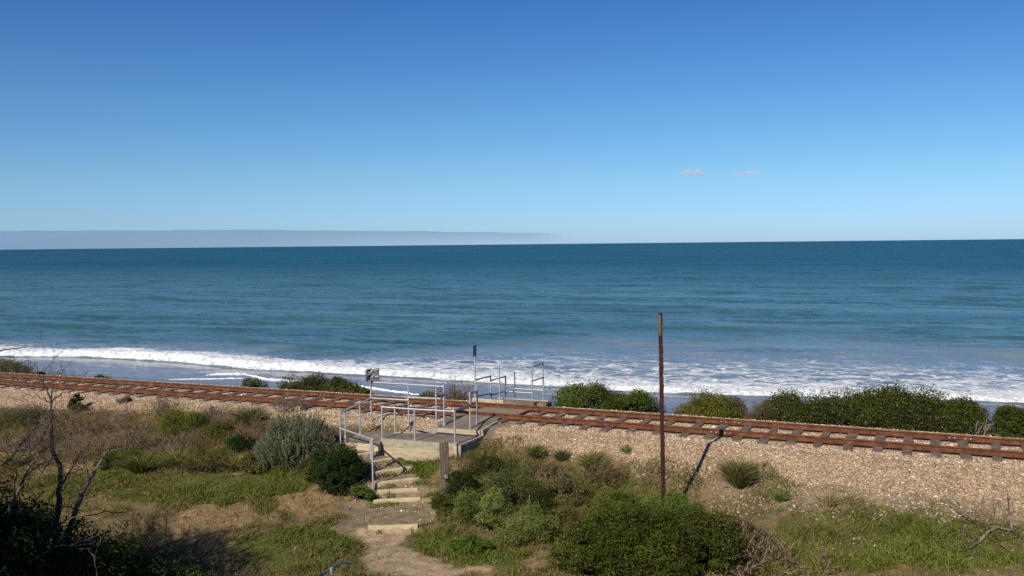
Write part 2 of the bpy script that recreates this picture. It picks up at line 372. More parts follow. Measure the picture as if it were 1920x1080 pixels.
g = mesh('ground', np.stack([X, Y, Z], -1), Q, m, smooth=True, col=colr.reshape(-1, 3), attrs={'gravel': grav * (1 - asph_mask), 'wet': wet})
tag(g, kind='structure')

# ------------------------------------------------------------------ sea
ZS = -5.3
FR = [(0, 669), (60, 669), (160, 670), (240, 674), (320, 678.5), (403, 686), (462, 692), (503, 695), (570, 697.5), (637, 701), (739, 707), (874, 715), (943, 720), (1000, 723),
      (1058, 726), (1211, 736), (1317, 740.5), (1422, 743.5), (1600, 747), (1828, 753.3), (1920, 757)]
_fr = np.array([UVof(*pz(a, b, ZS)[:2]) for a, b in FR]); _fr = _fr[np.argsort(_fr[:, 1])]
def front(v): return np.interp(v, _fr[:, 1], _fr[:, 0]) + .6 * (fbm(v * .45, v * 0 + 3.3, 4, 71) - .5) + .05 * np.clip(v - _fr[-1, 1], 0, 60)
sa = np.unique(np.concatenate([np.arange(-24, -1, .8), np.arange(-1, 6, .16), np.arange(6, 40, .42), 40 * 1.016 ** np.arange(0, 485)]))
wa = axis((-520, -150, 4), (-150, -100, 1.0), (-100, 14, .22), (14, 50, 1.0), (50, 200, 5))
SS, WW = np.meshgrid(sa, wa, indexing='ij')
VS = -22 + (WW + 22) * (1 + np.clip(SS, 0, None) / 75.0)
US = front(np.clip(VS, -400, 200)) + SS
xy = W2(US, VS)
dist = np.hypot(xy[..., 0], xy[..., 1])
# breaker: a ragged foamy step at the front, swell lines further out
lft = sst(-25, -60, VS)                                   # left: one clean breaking line; right: a spent, wide apron
fr_n = fbm(VS * .5, SS * .7, 4, 81)
amp = (.34 + .30 * lft) * (.7 + .6 * fbm(VS * .12, VS * 0, 2, 83))
zb = amp * (sst(-.25, .9, SS) * (1 - .62 * sst(1.5, 7, SS)) - .25 * amp * sst(7, 26, SS))
zb = zb + .42 * (fr_n - .5) * sst(-.4, .5, SS) * sst(26, 6, SS)
sw = np.zeros_like(SS)
for k, (s0, wdt, a) in enumerate([(30, 4, .40), (52, 5.5, .5), (80, 7, .5), (116, 9, .45), (160, 12, .45), (220, 16, .5), (300, 20, .5), (400, 26, .5)]):
    ph = SS - s0 - 10 * (fbm(VS * .018, VS * 0 + k, 3, 91 + k) - .5) * (1 + k * .3)
    sw += a * np.exp(-(ph / wdt) ** 2) * (.25 + 1.1 * fbm(VS * .022 + 9 * k, VS * 0, 2, 101 + k))
sw += .10 * (fbm(VS * .25, SS * .45, 3, 111) - .5) * sst(0, 20, SS) * sst(500, 200, SS)
zz = ZS + zb + sw * sst(1500, 500, SS)
zz = np.where(SS < -.3, ZS + .02 * (fbm(VS * .3, SS * .5, 2, 113) - .5), zz)
# foam cover (how much of the surface carries foam)
apron = 8 + 18 * (1 - lft) + 7 * (fbm(VS * .09, VS * 0 + 5, 3, 121) - .5)
foam = np.where(SS < 0, 0, np.exp(-np.clip(SS - .2, 0, None) / (2.2 - .7 * lft)) * .55 * (.5 + fr_n) + .27 * sst(apron * 1.1, apron * .25, SS) * (.55 + .9 * fbm(VS * .10, SS * .25, 3, 123)))
foam = foam + (.42 + .12 * lft) * (.45 + 1.1 * fbm(VS * .9, SS * 1.1, 3, 151)) * np.exp(-((SS - 1.3) / (1.0 + .9 * lft)) ** 2)
foam = foam * sst(-.45, .15, SS + .5 * (fr_n - .5))
foam = foam + .14 * sst(apron * 1.9, apron * .8, SS) * sst(0, 6, SS)
shal = sst(.6, -1.2, SS)
near = sst(420, 15, SS) ** 1.0
m, t, out = newmat('sea_water')
geo = nd(t, 'ShaderNodeNewGeometry'); pos = geo.outputs['Position']
rot = nd(t, 'ShaderNodeMapping'); rot.vector_type = 'POINT'; rot.inputs['Rotation'].default_value = (0, 0, TH); L(t, pos, rot.inputs[0])
def scaled(sx, sy):
    q = nd(t, 'ShaderNodeMapping'); q.inputs['Scale'].default_value = (sx, sy, 1); L(t, rot.outputs[0], q.inputs[0]); return q.outputs[0]
af = nd(t, 'ShaderNodeAttribute', attribute_name='foam'); ash = nd(t, 'ShaderNodeAttribute', attribute_name='shallow'); an = nd(t, 'ShaderNodeAttribute', attribute_name='near'); aa = nd(t, 'ShaderNodeAttribute', attribute_name='aerated')
# water colour: clear teal, greener inshore; streaks paint in swell-face shade and turbidity
w1 = noise(t, scaled(.003, .020), 1.0, 5, .6); w2 = noise(t, scaled(.03, .16), 1.0, 4, .6)
deep = mixc(t, ramp(t, w1, [(.40, (0, 0, 0)), (.62, (1, 1, 1))]), (.004, .058, .106), (.014, .082, .110))
shore = mixc(t, ramp(t, w2, [(.35, (0, 0, 0)), (.65, (1, 1, 1))]), (.030, .088, .112), (.036, .098, .100))
wc = mixc(t, an.outputs['Fac'], deep, shore)
wc = mixc(t, 1.0, wc, ramp(t, noise(t, scaled(.010, .11), 1.0, 5, .62), [(.32, (.66, .68, .68)), (.5, (1, 1, 1)), (.68, (1.28, 1.24, 1.16))]), 'MULTIPLY')  # dark and pale bands put swell shading and wind patches into the colour
wc = mixc(t, math_(t, 'MULTIPLY', aa.outputs['Fac'], .85), wc, mixc(t, noise(t, scaled(.12, .5), 1, 4), (.11, .17, .225), (.20, .255, .325)))
wc = mixc(t, ash.outputs['Fac'], wc, mixc(t, noise(t, scaled(.15, .5), 1, 4), (.150, .152, .175), (.19, .19, .21)))
wv = noise(t, scaled(.55, 1.5), 1.0, 5, .62, out=1); wv2 = noise(t, scaled(3.0, 7.0), 1.0, 3, .6, out=1); wv3 = noise(t, scaled(.09, .3), 1.0, 4, .6, out=1)
def vm(op, a, b):
    n = nd(t, 'ShaderNodeVectorMath', operation=op)
    for i, q in enumerate((a, b)):
        if isinstance(q, tuple): n.inputs[i].default_value = q
        else: L(t, q, n.inputs[i])
    return n.outputs[0]
pert = vm('ADD', vm('MULTIPLY', vm('SUBTRACT', wv, (.5, .5, .5)), (.8, 1.4, 0)), vm('MULTIPLY', vm('SUBTRACT', wv2, (.5, .5, .5)), (.35, .5, 0)))
pert = vm('ADD', pert, vm('MULTIPLY', vm('SUBTRACT', wv3, (.5, .5, .5)), (.5, 1.1, 0)))
calm = nd(t, 'ShaderNodeVectorMath', operation='SCALE'); L(t, pert, calm.inputs[0]); L(t, math_(t, 'ADD', math_(t, 'SUBTRACT', 1.0, math_(t, 'MULTIPLY', ash.outputs['Fac'], .90)), math_(t, 'MULTIPLY', math_(t, 'SUBTRACT', 1.0, an.outputs['Fac']), -.30)), calm.inputs['Scale'])
wv4 = noise(t, scaled(.022, .085), 1.0, 5, .66, out=1)
swl = nd(t, 'ShaderNodeVectorMath', operation='SCALE'); L(t, vm('ADD', vm('MULTIPLY', vm('SUBTRACT', wv4, (.5, .5, .5)), (.2, .6, 0)), vm('MULTIPLY', vm('SUBTRACT', wv3, (.5, .5, .5)), (.25, .8, 0))), swl.inputs[0]); L(t, math_(t, 'SUBTRACT', 1.0, ash.outputs['Fac']), swl.inputs['Scale'])
nrm = nd(t, 'ShaderNodeVectorMath', operation='NORMALIZE'); L(t, vm('ADD', vm('ADD', geo.outputs['Normal'], calm.outputs[0]), swl.outputs[0]), nrm.inputs[0])
wb = nd(t, 'ShaderNodeBsdfPrincipled'); L(t, wc, wb.inputs['Base Color']); L(t, math_(t, 'SUBTRACT', .40, math_(t, 'ADD', math_(t, 'MULTIPLY', an.outputs['Fac'], .16), math_(t, 'MULTIPLY', ash.outputs['Fac'], .14))), wb.inputs['Roughness']); wb.inputs['IOR'].default_value = 1.33
L(t, math_(t, 'SUBTRACT', .22, math_(t, 'MULTIPLY', ash.outputs['Fac'], .15)), wb.inputs['Specular IOR Level'])
L(t, nrm.outputs[0], wb.inputs['Normal'])
# foam lace
wrp = vm('ADD', scaled(.55, 1.0), vm('MULTIPLY', vm('SUBTRACT', noise(t, scaled(.8, .8), 1.0, 3, out=1), (.5, .5, .5)), (1.6, 1.6, 0)))
v1 = nd(t, 'ShaderNodeTexVoronoi', feature='DISTANCE_TO_EDGE'); v1.inputs['Scale'].default_value = .75; L(t, wrp, v1.inputs['Vector'])
v2 = nd(t, 'ShaderNodeTexVoronoi', feature='DISTANCE_TO_EDGE'); v2.inputs['Scale'].default_value = 2.4; L(t, wrp, v2.inputs['Vector'])
pat = math_(t, 'ADD', math_(t, 'MULTIPLY', v1.outputs[0], 1.25), math_(t, 'MULTIPLY', v2.outputs[0], .55))
pat = math_(t, 'ADD', pat, math_(t, 'MULTIPLY', noise(t, scaled(.35, .9), 1.0, 5, .65), .75))
ff = math_(t, 'SUBTRACT', math_(t, 'MULTIPLY', af.outputs['Fac'], 1.25), math_(t, 'SUBTRACT', pat, .22))
ff = math_(t, 'MULTIPLY', ff, 3.6, clamp=True)
ff = math_(t, 'MULTIPLY', ff, math_(t, 'GREATER_THAN', af.outputs['Fac'], .02))
fb = nd(t, 'ShaderNodeBsdfPrincipled'); fb.inputs['Roughness'].default_value = .8; fb.inputs['Specular IOR Level'].default_value = .2
L(t, ramp(t, noise(t, scaled(2.2, 2.2), 1, 4), [(.34, (.40, .46, .53)), (.5, (.68, .71, .74)), (.66, (.82, .83, .84))]), fb.inputs['Base Color'])
fbp = nd(t, 'ShaderNodeBump'); fbp.inputs['Strength'].default_value = 1.0; fbp.inputs['Distance'].default_value = .3; L(t, noise(t, scaled(2.5, 2.5), 1, 5, .7), fbp.inputs['Height']); L(t, fbp.outputs[0], fb.inputs['Normal'])
mx = nd(t, 'ShaderNodeMixShader'); L(t, ff, mx.inputs[0]); L(t, wb.outputs[0], mx.inputs[1]); L(t, fb.outputs[0], mx.inputs[2]); L(t, mx.outputs[0], out.inputs[0])
ns, nw = SS.shape; idx = np.arange(ns * nw).reshape(ns, nw)
Q = np.stack([idx[:-1, :-1], idx[:-1, 1:], idx[1:, 1:], idx[1:, :-1]], -1).reshape(-1, 4)
o = mesh('sea', np.stack([xy[..., 0], xy[..., 1], zz], -1), Q, m, smooth=True, attrs={'foam': foam, 'shallow': shal, 'near': near, 'aerated': sst(apron * 2.1, apron * .7, SS + 3 * (fbm(VS * .15, SS * .3, 3, 141) - .5)) * sst(-.5, .5, SS)})
tag(o, kind='structure')
# small spent wavelets running up the wet sand
M_FOAM = solid('foam_white', [(.3, (.6, .63, .67)), (.6, (.86, .87, .88))], 4, .8, 0, .8, 9, bdist=.05)
def wavelet(pts, wid, hgt, label):
    P = np.array([pz(a, b, ZS + .01) for a, b in pts]); n = 160
    k = np.linspace(0, len(P) - 1, n); c = np.stack([np.interp(k, np.arange(len(P)), P[:, i]) for i in range(3)], -1)
    mb = MB(); r = np.linspace(0, 1, n); prof = np.sin(np.pi * np.clip(r, .01, .99)) ** .35
    jw = wid * prof * (.35 + 1.2 * fbm(r * 30, r * 0, 4, 131)); jh = hgt * prof * (.3 + 1.3 * fbm(r * 42, r * 0 + 4, 4, 133))
    off = .35 * (fbm(r * 14, r * 0 + 8, 3, 135) - .5)
    V = []
    for i in range(n):
        d = np.array([N2[0], N2[1], 0]); q = c[i] + d * off[i]
        V += [q - d * jw[i] * .5 + [0, 0, -.03], q - d * jw[i] * .3 + [0, 0, jh[i] * .7], q + [0, 0, jh[i]], q + d * jw[i] * .5 + [0, 0, jh[i] * .3], q + d * jw[i] + [0, 0, -.03]]
    F = [[i * 5 + j, i * 5 + j + 1, i * 5 + j + 6, i * 5 + j + 5] for i in range(n - 1) for j in range(4)]
    o = mesh('wavelet', np.array(V), np.array(F), M_FOAM, smooth=True); tag(o, label, 'wave foam', 'spent wavelets on the wet sand')
wavelet([(388, 703), (432, 701.5), (466, 702)], .32, .11, 'short white wavelet on the wet sand above the grey-green bush left of the dome bush')
wavelet([(464, 703), (482, 707), (500, 711), (540, 714), (575, 715)], .36, .10, 'white wavelet slanting down towards the olive dome bush behind the rails')
wavelet([(318, 711.5), (380, 710.5), (430, 709.5), (458, 709.8)], .2, .04, 'faint thin foam line lying lowest on the wet sand behind the left rails')
wavelet([(640, 720), (700, 728), (760, 737), (800, 743)], .3, .09, 'white foam line on the wet sand behind the sign and its fence')

# ------------------------------------------------------------------ railway track
vv = np.arange(-66, 24.01, .5)
def trackpt(off, v):
    c = curve_off(v); p = W2(28.035 + off + c, v); return p
RAILP = np.array([(-.065, 0), (.065, 0), (.065, .012), (.012, .028), (.010, .112), (.036, .122), (.036, .150), (.028, .158), (-.028, .158), (-.036, .150), (-.036, .122), (-.010, .112), (-.012, .028), (-.065, .012)])
trk = empty('railway_track', UVZ(28.0, -12, 0), 'single rusty railway line on worn dark sleepers in pale gravel', 'railway track')
GA = .835
for off in (-GA, GA):
    P = trackpt(off, vv); V = []
    for i, p in enumerate(P):
        for a, zc in RAILP: V.append((p[0] + N2[0] * a, p[1] + N2[1] * a, .012 + zc))
    n = len(RAILP); F = [[i * n + j, i * n + (j + 1) % n, (i + 1) * n + (j + 1) % n, (i + 1) * n + j] for i in range(len(P) - 1) for j in range(n)]
    r = mesh('rail', np.array(V), np.array(F), M_RUST, trk)
    for px in (690, 1352) if off < 0 else (600, 1370, 1800):
        d = ray(px, 780); k = (28.0 + off) / (d[0] * N2[0] + d[1] * N2[1]); v0 = (d[0] * T2[0] + d[1] * T2[1]) * k
        mb = MB(); c = trackpt(off, v0); t3 = np.array([*T2, 0]); n3 = np.array([*N2, 0]); cc = np.array([*c, .085])
        for sgn in (-1, 1): MB().box(cc + n3 * sgn * .026, t3 * .36, n3 * .014, np.array([0, 0, .036])).build('fishplate', M_RUST, r)
        for q in (-.27, -.13, .13, .27): MB().tube([cc + t3 * q - n3 * .038, cc + t3 * q - n3 * .075], .021, 6).build('bolt', M_BOLT, r)
v = -50.0; k = 0
spk = None
while v < 14:
    ang = rng.normal(0, .02); c = trackpt(rng.normal(0, .05), v); hw = .108 + rng.uniform(0, .03); hl = 1.36 + rng.uniform(-.06, .07)
    n3 = np.array([N2[0] * math.cos(ang) + T2[0] * math.sin(ang), N2[1] * math.cos(ang) + T2[1] * math.sin(ang), 0]); t3 = np.array([n3[1], -n3[0], 0])
    nn = 9; V = []
    for i in range(nn):
        s = -1 + 2 * i / (nn - 1); e = (.012 * rng.normal(), .012 * rng.normal()); w0 = hw * (1 if 0 < i < nn - 1 else .93); zt = .010 + .004 * rng.normal() - .012 * (i in (0, nn - 1))
        q = np.array([c[0], c[1], 0]) + n3 * hl * s
        V += [q - t3 * (w0 + e[0]) + [0, 0, -.2], q - t3 * (w0 + e[0]) + [0, 0, zt - .012], q - t3 * (w0 * .9 + e[0]) + [0, 0, zt], q + t3 * (w0 * .9 + e[1]) + [0, 0, zt], q + t3 * (w0 + e[1]) + [0, 0, zt - .012], q + t3 * (w0 + e[1]) + [0, 0, -.2]]
    F = [[i * 6 + j, i * 6 + (j + 1) % 6, i * 6 + 6 + (j + 1) % 6, i * 6 + 6 + j] for i in range(nn - 1) for j in range(6)]
    F += [[0, 5, 4, 1], [1, 4, 3, 2]]; b0 = (nn - 1) * 6; F += [[b0, b0 + 1, b0 + 4, b0 + 5], [b0 + 1, b0 + 2, b0 + 3, b0 + 4]]
    sp = mesh('sleeper', np.array(V), np.array(F), M_SLEEP, trk)
    v += rng.choice([.70, .74, .78, .86], p=[.3, .35, .25, .1])

# ------------------------------------------------------------------ crossing platform, steps
n3 = np.array([*N2, 0]); t3 = np.array([*T2, 0]); zu = np.array([0, 0, 1.0])
def beam(mb, a, b, w, h, up=zu):           # a beam whose top front edge runs a to b
    a, b = np.asarray(a, float), np.asarray(b, float); d = b - a; l = np.linalg.norm(d); d = d / l
    s = np.cross(d, up); s /= np.linalg.norm(s); u_ = np.cross(s, d)
    if s @ n3 < 0: s = -s
    c = (a + b) / 2 + s * w / 2 - u_ * h / 2
    k = 7; V = []
    rows = np.linspace(-l / 2, l / 2, k)
    for i, q in enumerate(rows):
        for (x, y) in ((-1, -1), (-1, .86), (-.86, 1), (.86, 1), (1, .86), (1, -1)):
            V.append(c + d * q + s * (x * w / 2 + rng.normal() * .003) + u_ * (y * h / 2 + rng.normal() * .003))
    F = [[i * 6 + j, i * 6 + (j + 1) % 6, i * 6 + 6 + (j + 1) % 6, i * 6 + 6 + j] for i in range(k - 1) for j in range(6)]
    F += [[0, 5, 4, 1], [1, 4, 3, 2]]; b0 = (k - 1) * 6; F += [[b0, b0 + 1, b0 + 4, b0 + 5], [b0 + 1, b0 + 2, b0 + 3, b0 + 4]]
    return mb.add(V, F)
def slab(mb, poly, th):                    # thick sheet from a polygon of 3-D points (fan)
    P = np.array(poly); n = len(P); V = np.vstack([P, P - [0, 0, th]])
    F = [[i, (i + 1) % n, n + (i + 1) % n, n + i] for i in range(n)]; mb.add(V, F)
    c = P.mean(0); mb.add(np.vstack([P, c]), [[(i + 1) % n, i, n] for i in range(n)][::-1]); return mb
Z1, Z2_ = -.27, -.10
FLc, FRc = pz(714.5, 823.5, Z1 + .03), pz(855, 833.3, Z1 + .03)
plat = empty('crossing_platform', [*(FLc[:2] + FRc[:2]) / 2, -.65], 'timber edged asphalt platform stepping up from the path to the near rail', 'platform')
mb = beam(MB(), FLc, FRc, .16, .215); mb.build('front_beam', M_GTIMBER, plat)
mb = beam(MB(), FLc + [-.02, -.03, -.219], FRc + [-.02, -.03, -.219], .18, .36); mb.build('front_beam', M_TIMBER, plat)
RBm, RUe = FRc + n3 * 1.52, FRc + n3 * 1.52
mb = beam(MB(), FRc + t3 * .10 - n3 * .05 + [0, 0, .0], FRc + t3 * .10 + n3 * 1.60, .09, .62); mb.build('side_wall', M_GTIMBER, plat)
SW0 = FRc + t3 * .10 + n3 * 1.42 + [0, 0, .17]; SW1 = SW0 + n3 * 1.12 + [0, 0, .10]
mb = beam(MB(), SW0, SW1, .09, .5); mb.build('side_wall', M_GTIMBER, plat)
mb = MB(); mb.box(FRc + t3 * .03 - n3 * .07 + [0, 0, -.27], t3 * .05, n3 * .05, zu * .24); mb.build('corner_post', M_TIMBER, plat)
RIL = pz(820, 802.8, Z2_); RIR = FRc + n3 * 1.40 + t3 * .09; RIR[2] = Z2_
mb = beam(MB(), RIL, RIR, .10, .165); mb.build('step_riser', M_TIMBER, plat)
FNL = pu(735, 812, 25.75)
mb = beam(MB(), pz(738, 811.5, Z1 + .02) , pz(818.5, 805, Z1 + .10), .09, .16); mb.build('edge_board', M_GTIMBER, plat)
lowp = [FLc + n3 * .14 - t3 * .02 + [0, 0, -.04], FRc + n3 * .14 + t3 * .06 + [0, 0, -.04], RIR + [0, 0, -.165], RIL + [0, 0, -.165], pz(738, 811, Z1), pz(700, 808, Z1 - .02), pz(655, 817, -.32), pz(653, 831, -.36), pz(711, 833, -.34)]
mb = MB(); 
Pl = np.array(lowp); mb.add(Pl, [[0, 1, 2], [0, 2, 3], [0, 3, 4], [0, 4, 5], [0, 5, 8], [5, 6, 8], [6, 7, 8]])
nP = len(Pl); mb.add(np.vstack([Pl, Pl - [0, 0, .15]]), [[i, (i + 1) % nP, nP + (i + 1) % nP, nP + i] for i in range(nP)])
mb.build('lower_landing', M_ASPH, plat)
upq = [RIL + n3 * .09 + [0, 0, -.006], RIR + n3 * .09 + [0, 0, -.006], np.array([*(SW1 - t3 * .02)[:2], .02]), np.array([*trackpt(-GA - .10, UVof(*SW1[:2])[1]), .075]), np.array([*trackpt(-GA - .10, UVof(*RIL[:2])[1] - .25), .075]), np.array([*(RIL - t3 * .25 + n3 * .5)[:2], -.06])]
mb = MB(); slab(mb, upq, .2); mb.build('upper_landing', M_ASPH, plat)
vA, vB = UVof(*RIL[:2])[1] + .1, UVof(*SW1[:2])[1] + .25
c1, c2 = (np.array([*trackpt(-GA + .12, q), .045]) for q in (vA, vB)); c3, c4 = (np.array([*trackpt(GA - .12, q), .045]) for q in (vB, vA))
m_x = solid('gritty_crossing', [(.25, (.11, .085, .06)), (.5, (.22, .17, .115)), (.75, (.42, .34, .25))], 26, .95, 0, 1.0, 50, spec=.1, bdist=.02)
mb = MB(); slab(mb, [c1, c2, c3, c4], .06)
tag(mb.build('crossing_infill', m_x), 'gritty packed walkway between the two rails at the pedestrian crossing', 'walkway')

for a, b_, z, lab in STEPS:
    A, B = pz(*a, z), pz(*b_, z)
    mb = beam(MB(), A + [0, 0, .012], B + [0, 0, .012], .13, .21); st = mb.build('step_timber', M_STEP); tag(st, lab, 'step', 'timber steps of the path')

# ------------------------------------------------------------------ pipe handrails
PR = .027
def post(par, base, top, mat=None, clampz=(), r=PR):
    mb = MB(); base, top = np.asarray(base, float), np.asarray(top, float); mb.tube([base - [0, 0, .25], top], r, 10)
    mb.tube([top - [0, 0, .012], top + [0, 0, .006]], r * 1.12, 10)
    mb.tube([base - [0, 0, .05], base + [0, 0, .03]], r * 1.9, 10)
    for z in clampz: mb.tube([np.array([base[0], base[1], z - .04]), np.array([base[0], base[1], z + .04])], r * 1.45, 10)
    return mb.build('post', mat or M_GALV, par, True)
def rail(par, pts, mat=None, r=PR):
    mb = MB(); mb.tube(pts, r, 10)
    for e, q in ((pts[0], pts[1]), (pts[-1], pts[-2])):
        d = (np.asarray(q) - e); d = d / np.linalg.norm(d); mb.tube([e - d * .01, e + d * .07], r * 1.4, 10)
    return mb.build('handrail_pipe', mat or M_GALV, par, True)
# A: fence parallel to the track, its left side and the stair rail
UF = 25.9
fs, fm, fe = pu(696.7, 800.6, UF), pu(766.7, 800.6, UF), pu(832.8, 795, UF)
A = empty('pipe_fence', fm, 'galvanised pipe fence beside the near rail, running left and down the steps', 'handrail')
S_top = pv(696.7, 690, fs); e_top = pv(832.8, 721, fe); m_top = pv(766.7, 719, fm)
post(A, fs, S_top, None, [pv(696.7, 746.4, fs)[2], pv(696.7, 716.4, fs)[2]]); post(A, fm, m_top, None, [pv(766.7, 745, fm)[2]]); post(A, fe, e_top, None, [pv(832.8, 747.8, fe)[2]])
rail(A, [pv(696.7, 716.6, fs), pv(766.7, 720.6, fm), pv(832.8, 725, fe)]); rail(A, [pv(696.7, 746.4, fs), pv(766.7, 750.2, fm)]); rail(A, [pv(766.7, 745, fm), pv(832.8, 747.8, fe)])
g1 = pz(818.6, 811.7, Z1); post(A, g1, pv(818.6, 728.5, g1), None, [pv(818.6, 742, g1)[2]]); rail(A, [pv(818.6, 742.5, g1), pv(832.8, 739, fe)], M_DGALV)
l1, l2 = pz(675.6, 813, -.30), pz(647.8, 818.6, -.33); lc = pz(638.9, 834, -.5)
rail(A, [pv(696.7, 746.4, fs), pv(675.6, 756.3, l1), pv(647.8, 769.8, l2), pv(639.2, 774.0, lc)])
post(A, l1, pv(675.6, 757, l1)); post(A, l2, pv(647.8, 770.5, l2)); post(A, lc, pv(638.9, 772.5, lc), None, [pv(640, 803, lc)[2]])
sB = pd(698, 823.6, 25.9); sD = pd(694.8, 823, 27.6); sM = pd(696.6, 823.4, 26.8)
rail(A, [pv(640, 803.2, lc), sD, sM, sB])
post(A, pv(694.8, 866, sD), sD); post(A, pv(696.6, 888, sM), sM); post(A, pv(698, 916, sB), sB)
# B: barrier round the lower landing
bL, bM, bR = pz(716.9, 822.6, Z1), pz(777.8, 826.4, Z1), pz(853.0, 832.4, Z1); b2, b3 = pz(741.1, 811.7, Z1), pz(881.9, 814.4, Z1); b4 = pz(895, 796.4, Z2_ + .05)
B = empty('pipe_barrier', bM, 'waist high galvanised pipe barrier round the front edge of the asphalt landing', 'handrail')
post(B, bL, pv(716.9, 762.6, bL)); post(B, bM, pv(777.8, 767, bM)); post(B, bR, pv(853, 771.4, bR)); post(B, b2, pv(741.1, 755, b2)); post(B, b3, pv(881.9, 735.3, b3), None, [pv(881.9, 759, b3)[2]]); post(B, b4, pv(895, 722.5, b4), None, [pv(895, 734, b4)[2]])
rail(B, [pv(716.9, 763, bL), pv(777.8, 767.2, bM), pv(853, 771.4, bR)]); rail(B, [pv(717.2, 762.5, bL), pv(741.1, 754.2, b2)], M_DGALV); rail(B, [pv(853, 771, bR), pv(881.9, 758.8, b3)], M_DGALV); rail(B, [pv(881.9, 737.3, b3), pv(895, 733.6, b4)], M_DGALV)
# C: rails at the head of the beach stairs
def sea_post(px, pyt, u, mat, par, drop=2.2, clamps=()):
    t_ = pu(px, pyt, u); base = np.array([t_[0], t_[1], max(h1(t_[0], t_[1]), t_[2] - drop)])
    post(par, base, t_, mat, [pv(px, c, t_)[2] for c in clamps]); return t_
U0 = 30.75; U1, U2, U3 = U0 + 1.34, U0 + 2.73, U0 + 4.0
Cc = empty('stair_railing', UVZ(U1, -12.5, h1(*W2(U1, -12.5))), 'pipe railing frames at the head of the beach stairs beyond the track', 'handrail')
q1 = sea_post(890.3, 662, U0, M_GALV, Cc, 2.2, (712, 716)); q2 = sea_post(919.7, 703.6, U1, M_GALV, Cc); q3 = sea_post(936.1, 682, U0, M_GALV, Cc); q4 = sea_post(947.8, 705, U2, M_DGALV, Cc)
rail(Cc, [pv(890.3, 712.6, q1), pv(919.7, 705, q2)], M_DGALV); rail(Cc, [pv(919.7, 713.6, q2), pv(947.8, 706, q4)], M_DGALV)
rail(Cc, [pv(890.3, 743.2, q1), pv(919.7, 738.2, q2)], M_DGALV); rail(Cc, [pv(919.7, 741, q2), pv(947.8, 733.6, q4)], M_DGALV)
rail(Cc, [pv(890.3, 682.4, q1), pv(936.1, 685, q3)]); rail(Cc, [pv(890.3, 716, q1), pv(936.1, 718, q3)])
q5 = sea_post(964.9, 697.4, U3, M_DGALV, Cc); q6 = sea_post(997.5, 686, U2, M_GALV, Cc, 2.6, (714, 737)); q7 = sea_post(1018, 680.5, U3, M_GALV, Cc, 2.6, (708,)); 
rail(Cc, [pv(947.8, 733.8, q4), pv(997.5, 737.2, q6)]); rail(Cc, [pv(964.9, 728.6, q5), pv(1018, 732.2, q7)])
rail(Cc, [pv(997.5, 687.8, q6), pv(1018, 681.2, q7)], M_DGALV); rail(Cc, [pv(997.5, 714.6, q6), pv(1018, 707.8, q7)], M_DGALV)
q8 = pu(1043.5, 731.5, U3 + .2); post(Cc, [q8[0], q8[1], q8[2] - 1.9], q8)
q9 = pu(1064, 746.5, U2 + .1)
rail(Cc, [pv(1018, 725, q7), pv(1043.5, 732.6, q8), pu(1053, 735.5, U3 + .3)]); rail(Cc, [pv(1018, 740.6, q7), pu(1036, 739.6, U2 + .1), q9])
splat = empty('beach_landing', UVZ(U0 + .6, -11.8, -.2), 'timber edged landing behind the far rail at the head of the beach stairs', 'platform')
e0, e1 = pu(885, 747.0, U0 - .1), pu(1020, 755.2, U0 - .1)
e0[2] = e1[2] = (e0[2] + e1[2]) / 2
beam(MB(), e0, e0 + (e1 - e0) * .44, .10, .32).build('edge_beam', M_TIMBER, splat)
mb = MB(); slab(mb, [e0 + (e1 - e0) * .40 + n3 * .0 + [0, 0, -.03], e1 + [0, 0, -.03], e1 + n3 * .36 + [0, 0, -.01], e0 + (e1 - e0) * .3 + n3 * .36 + [0, 0, -.01]], .3); mb.build('landing_surface', M_ASPH, splat)
beam(MB(), e0 + n3 * .37 + (e1 - e0) * .30 + [0, 0, .015], e1 + n3 * .37 + [0, 0, .015], .1, .3).build('edge_beam', M_TIMBER, splat)
mb = MB(); slab(mb, [e0 + (e1 - e0) * .30 - n3 * .02 + [0, 0, -.20], e0 + (e1 - e0) * .86 - n3 * .02 + [0, 0, -.20], np.array([*trackpt(GA + .12, UVof(*(e0 + (e1 - e0) * .80)[:2])[1]), -.02]), np.array([*trackpt(GA + .12, UVof(*(e0 + (e1 - e0) * .22)[:2])[1]), -.02])][::-1], .18); mb.build('ramp', M_ASPH, splat)
for px_, w_ in ((1001, .05), (1024, .05)):
    a_ = pu(px_, 757, U0 - .35); a_[2] = e1[2] + .01
    beam(MB(), a_, a_ + n3 * .5, .07, .3).build('side_board', M_SLEEP, splat)
# stair rail end at the bottom of the frame
D = pz(620, 1066, -1.0); d0 = np.array([D[0], D[1], h1(D[0], D[1])])
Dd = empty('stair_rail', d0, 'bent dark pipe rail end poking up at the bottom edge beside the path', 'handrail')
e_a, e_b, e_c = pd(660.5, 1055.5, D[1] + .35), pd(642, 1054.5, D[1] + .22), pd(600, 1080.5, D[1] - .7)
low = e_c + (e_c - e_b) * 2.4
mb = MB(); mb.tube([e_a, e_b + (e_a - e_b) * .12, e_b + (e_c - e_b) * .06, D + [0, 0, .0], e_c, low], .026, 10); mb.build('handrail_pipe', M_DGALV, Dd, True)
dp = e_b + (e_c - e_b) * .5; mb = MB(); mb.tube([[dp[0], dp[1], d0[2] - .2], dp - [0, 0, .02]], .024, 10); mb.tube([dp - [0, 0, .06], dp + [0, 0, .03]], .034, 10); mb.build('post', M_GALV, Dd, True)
lp = np.array(low); mb = MB(); mb.tube([[lp[0], lp[1], h1(lp[0], lp[1]) - .2], lp], .024, 10); mb.build('post', M_GALV, Dd, True)

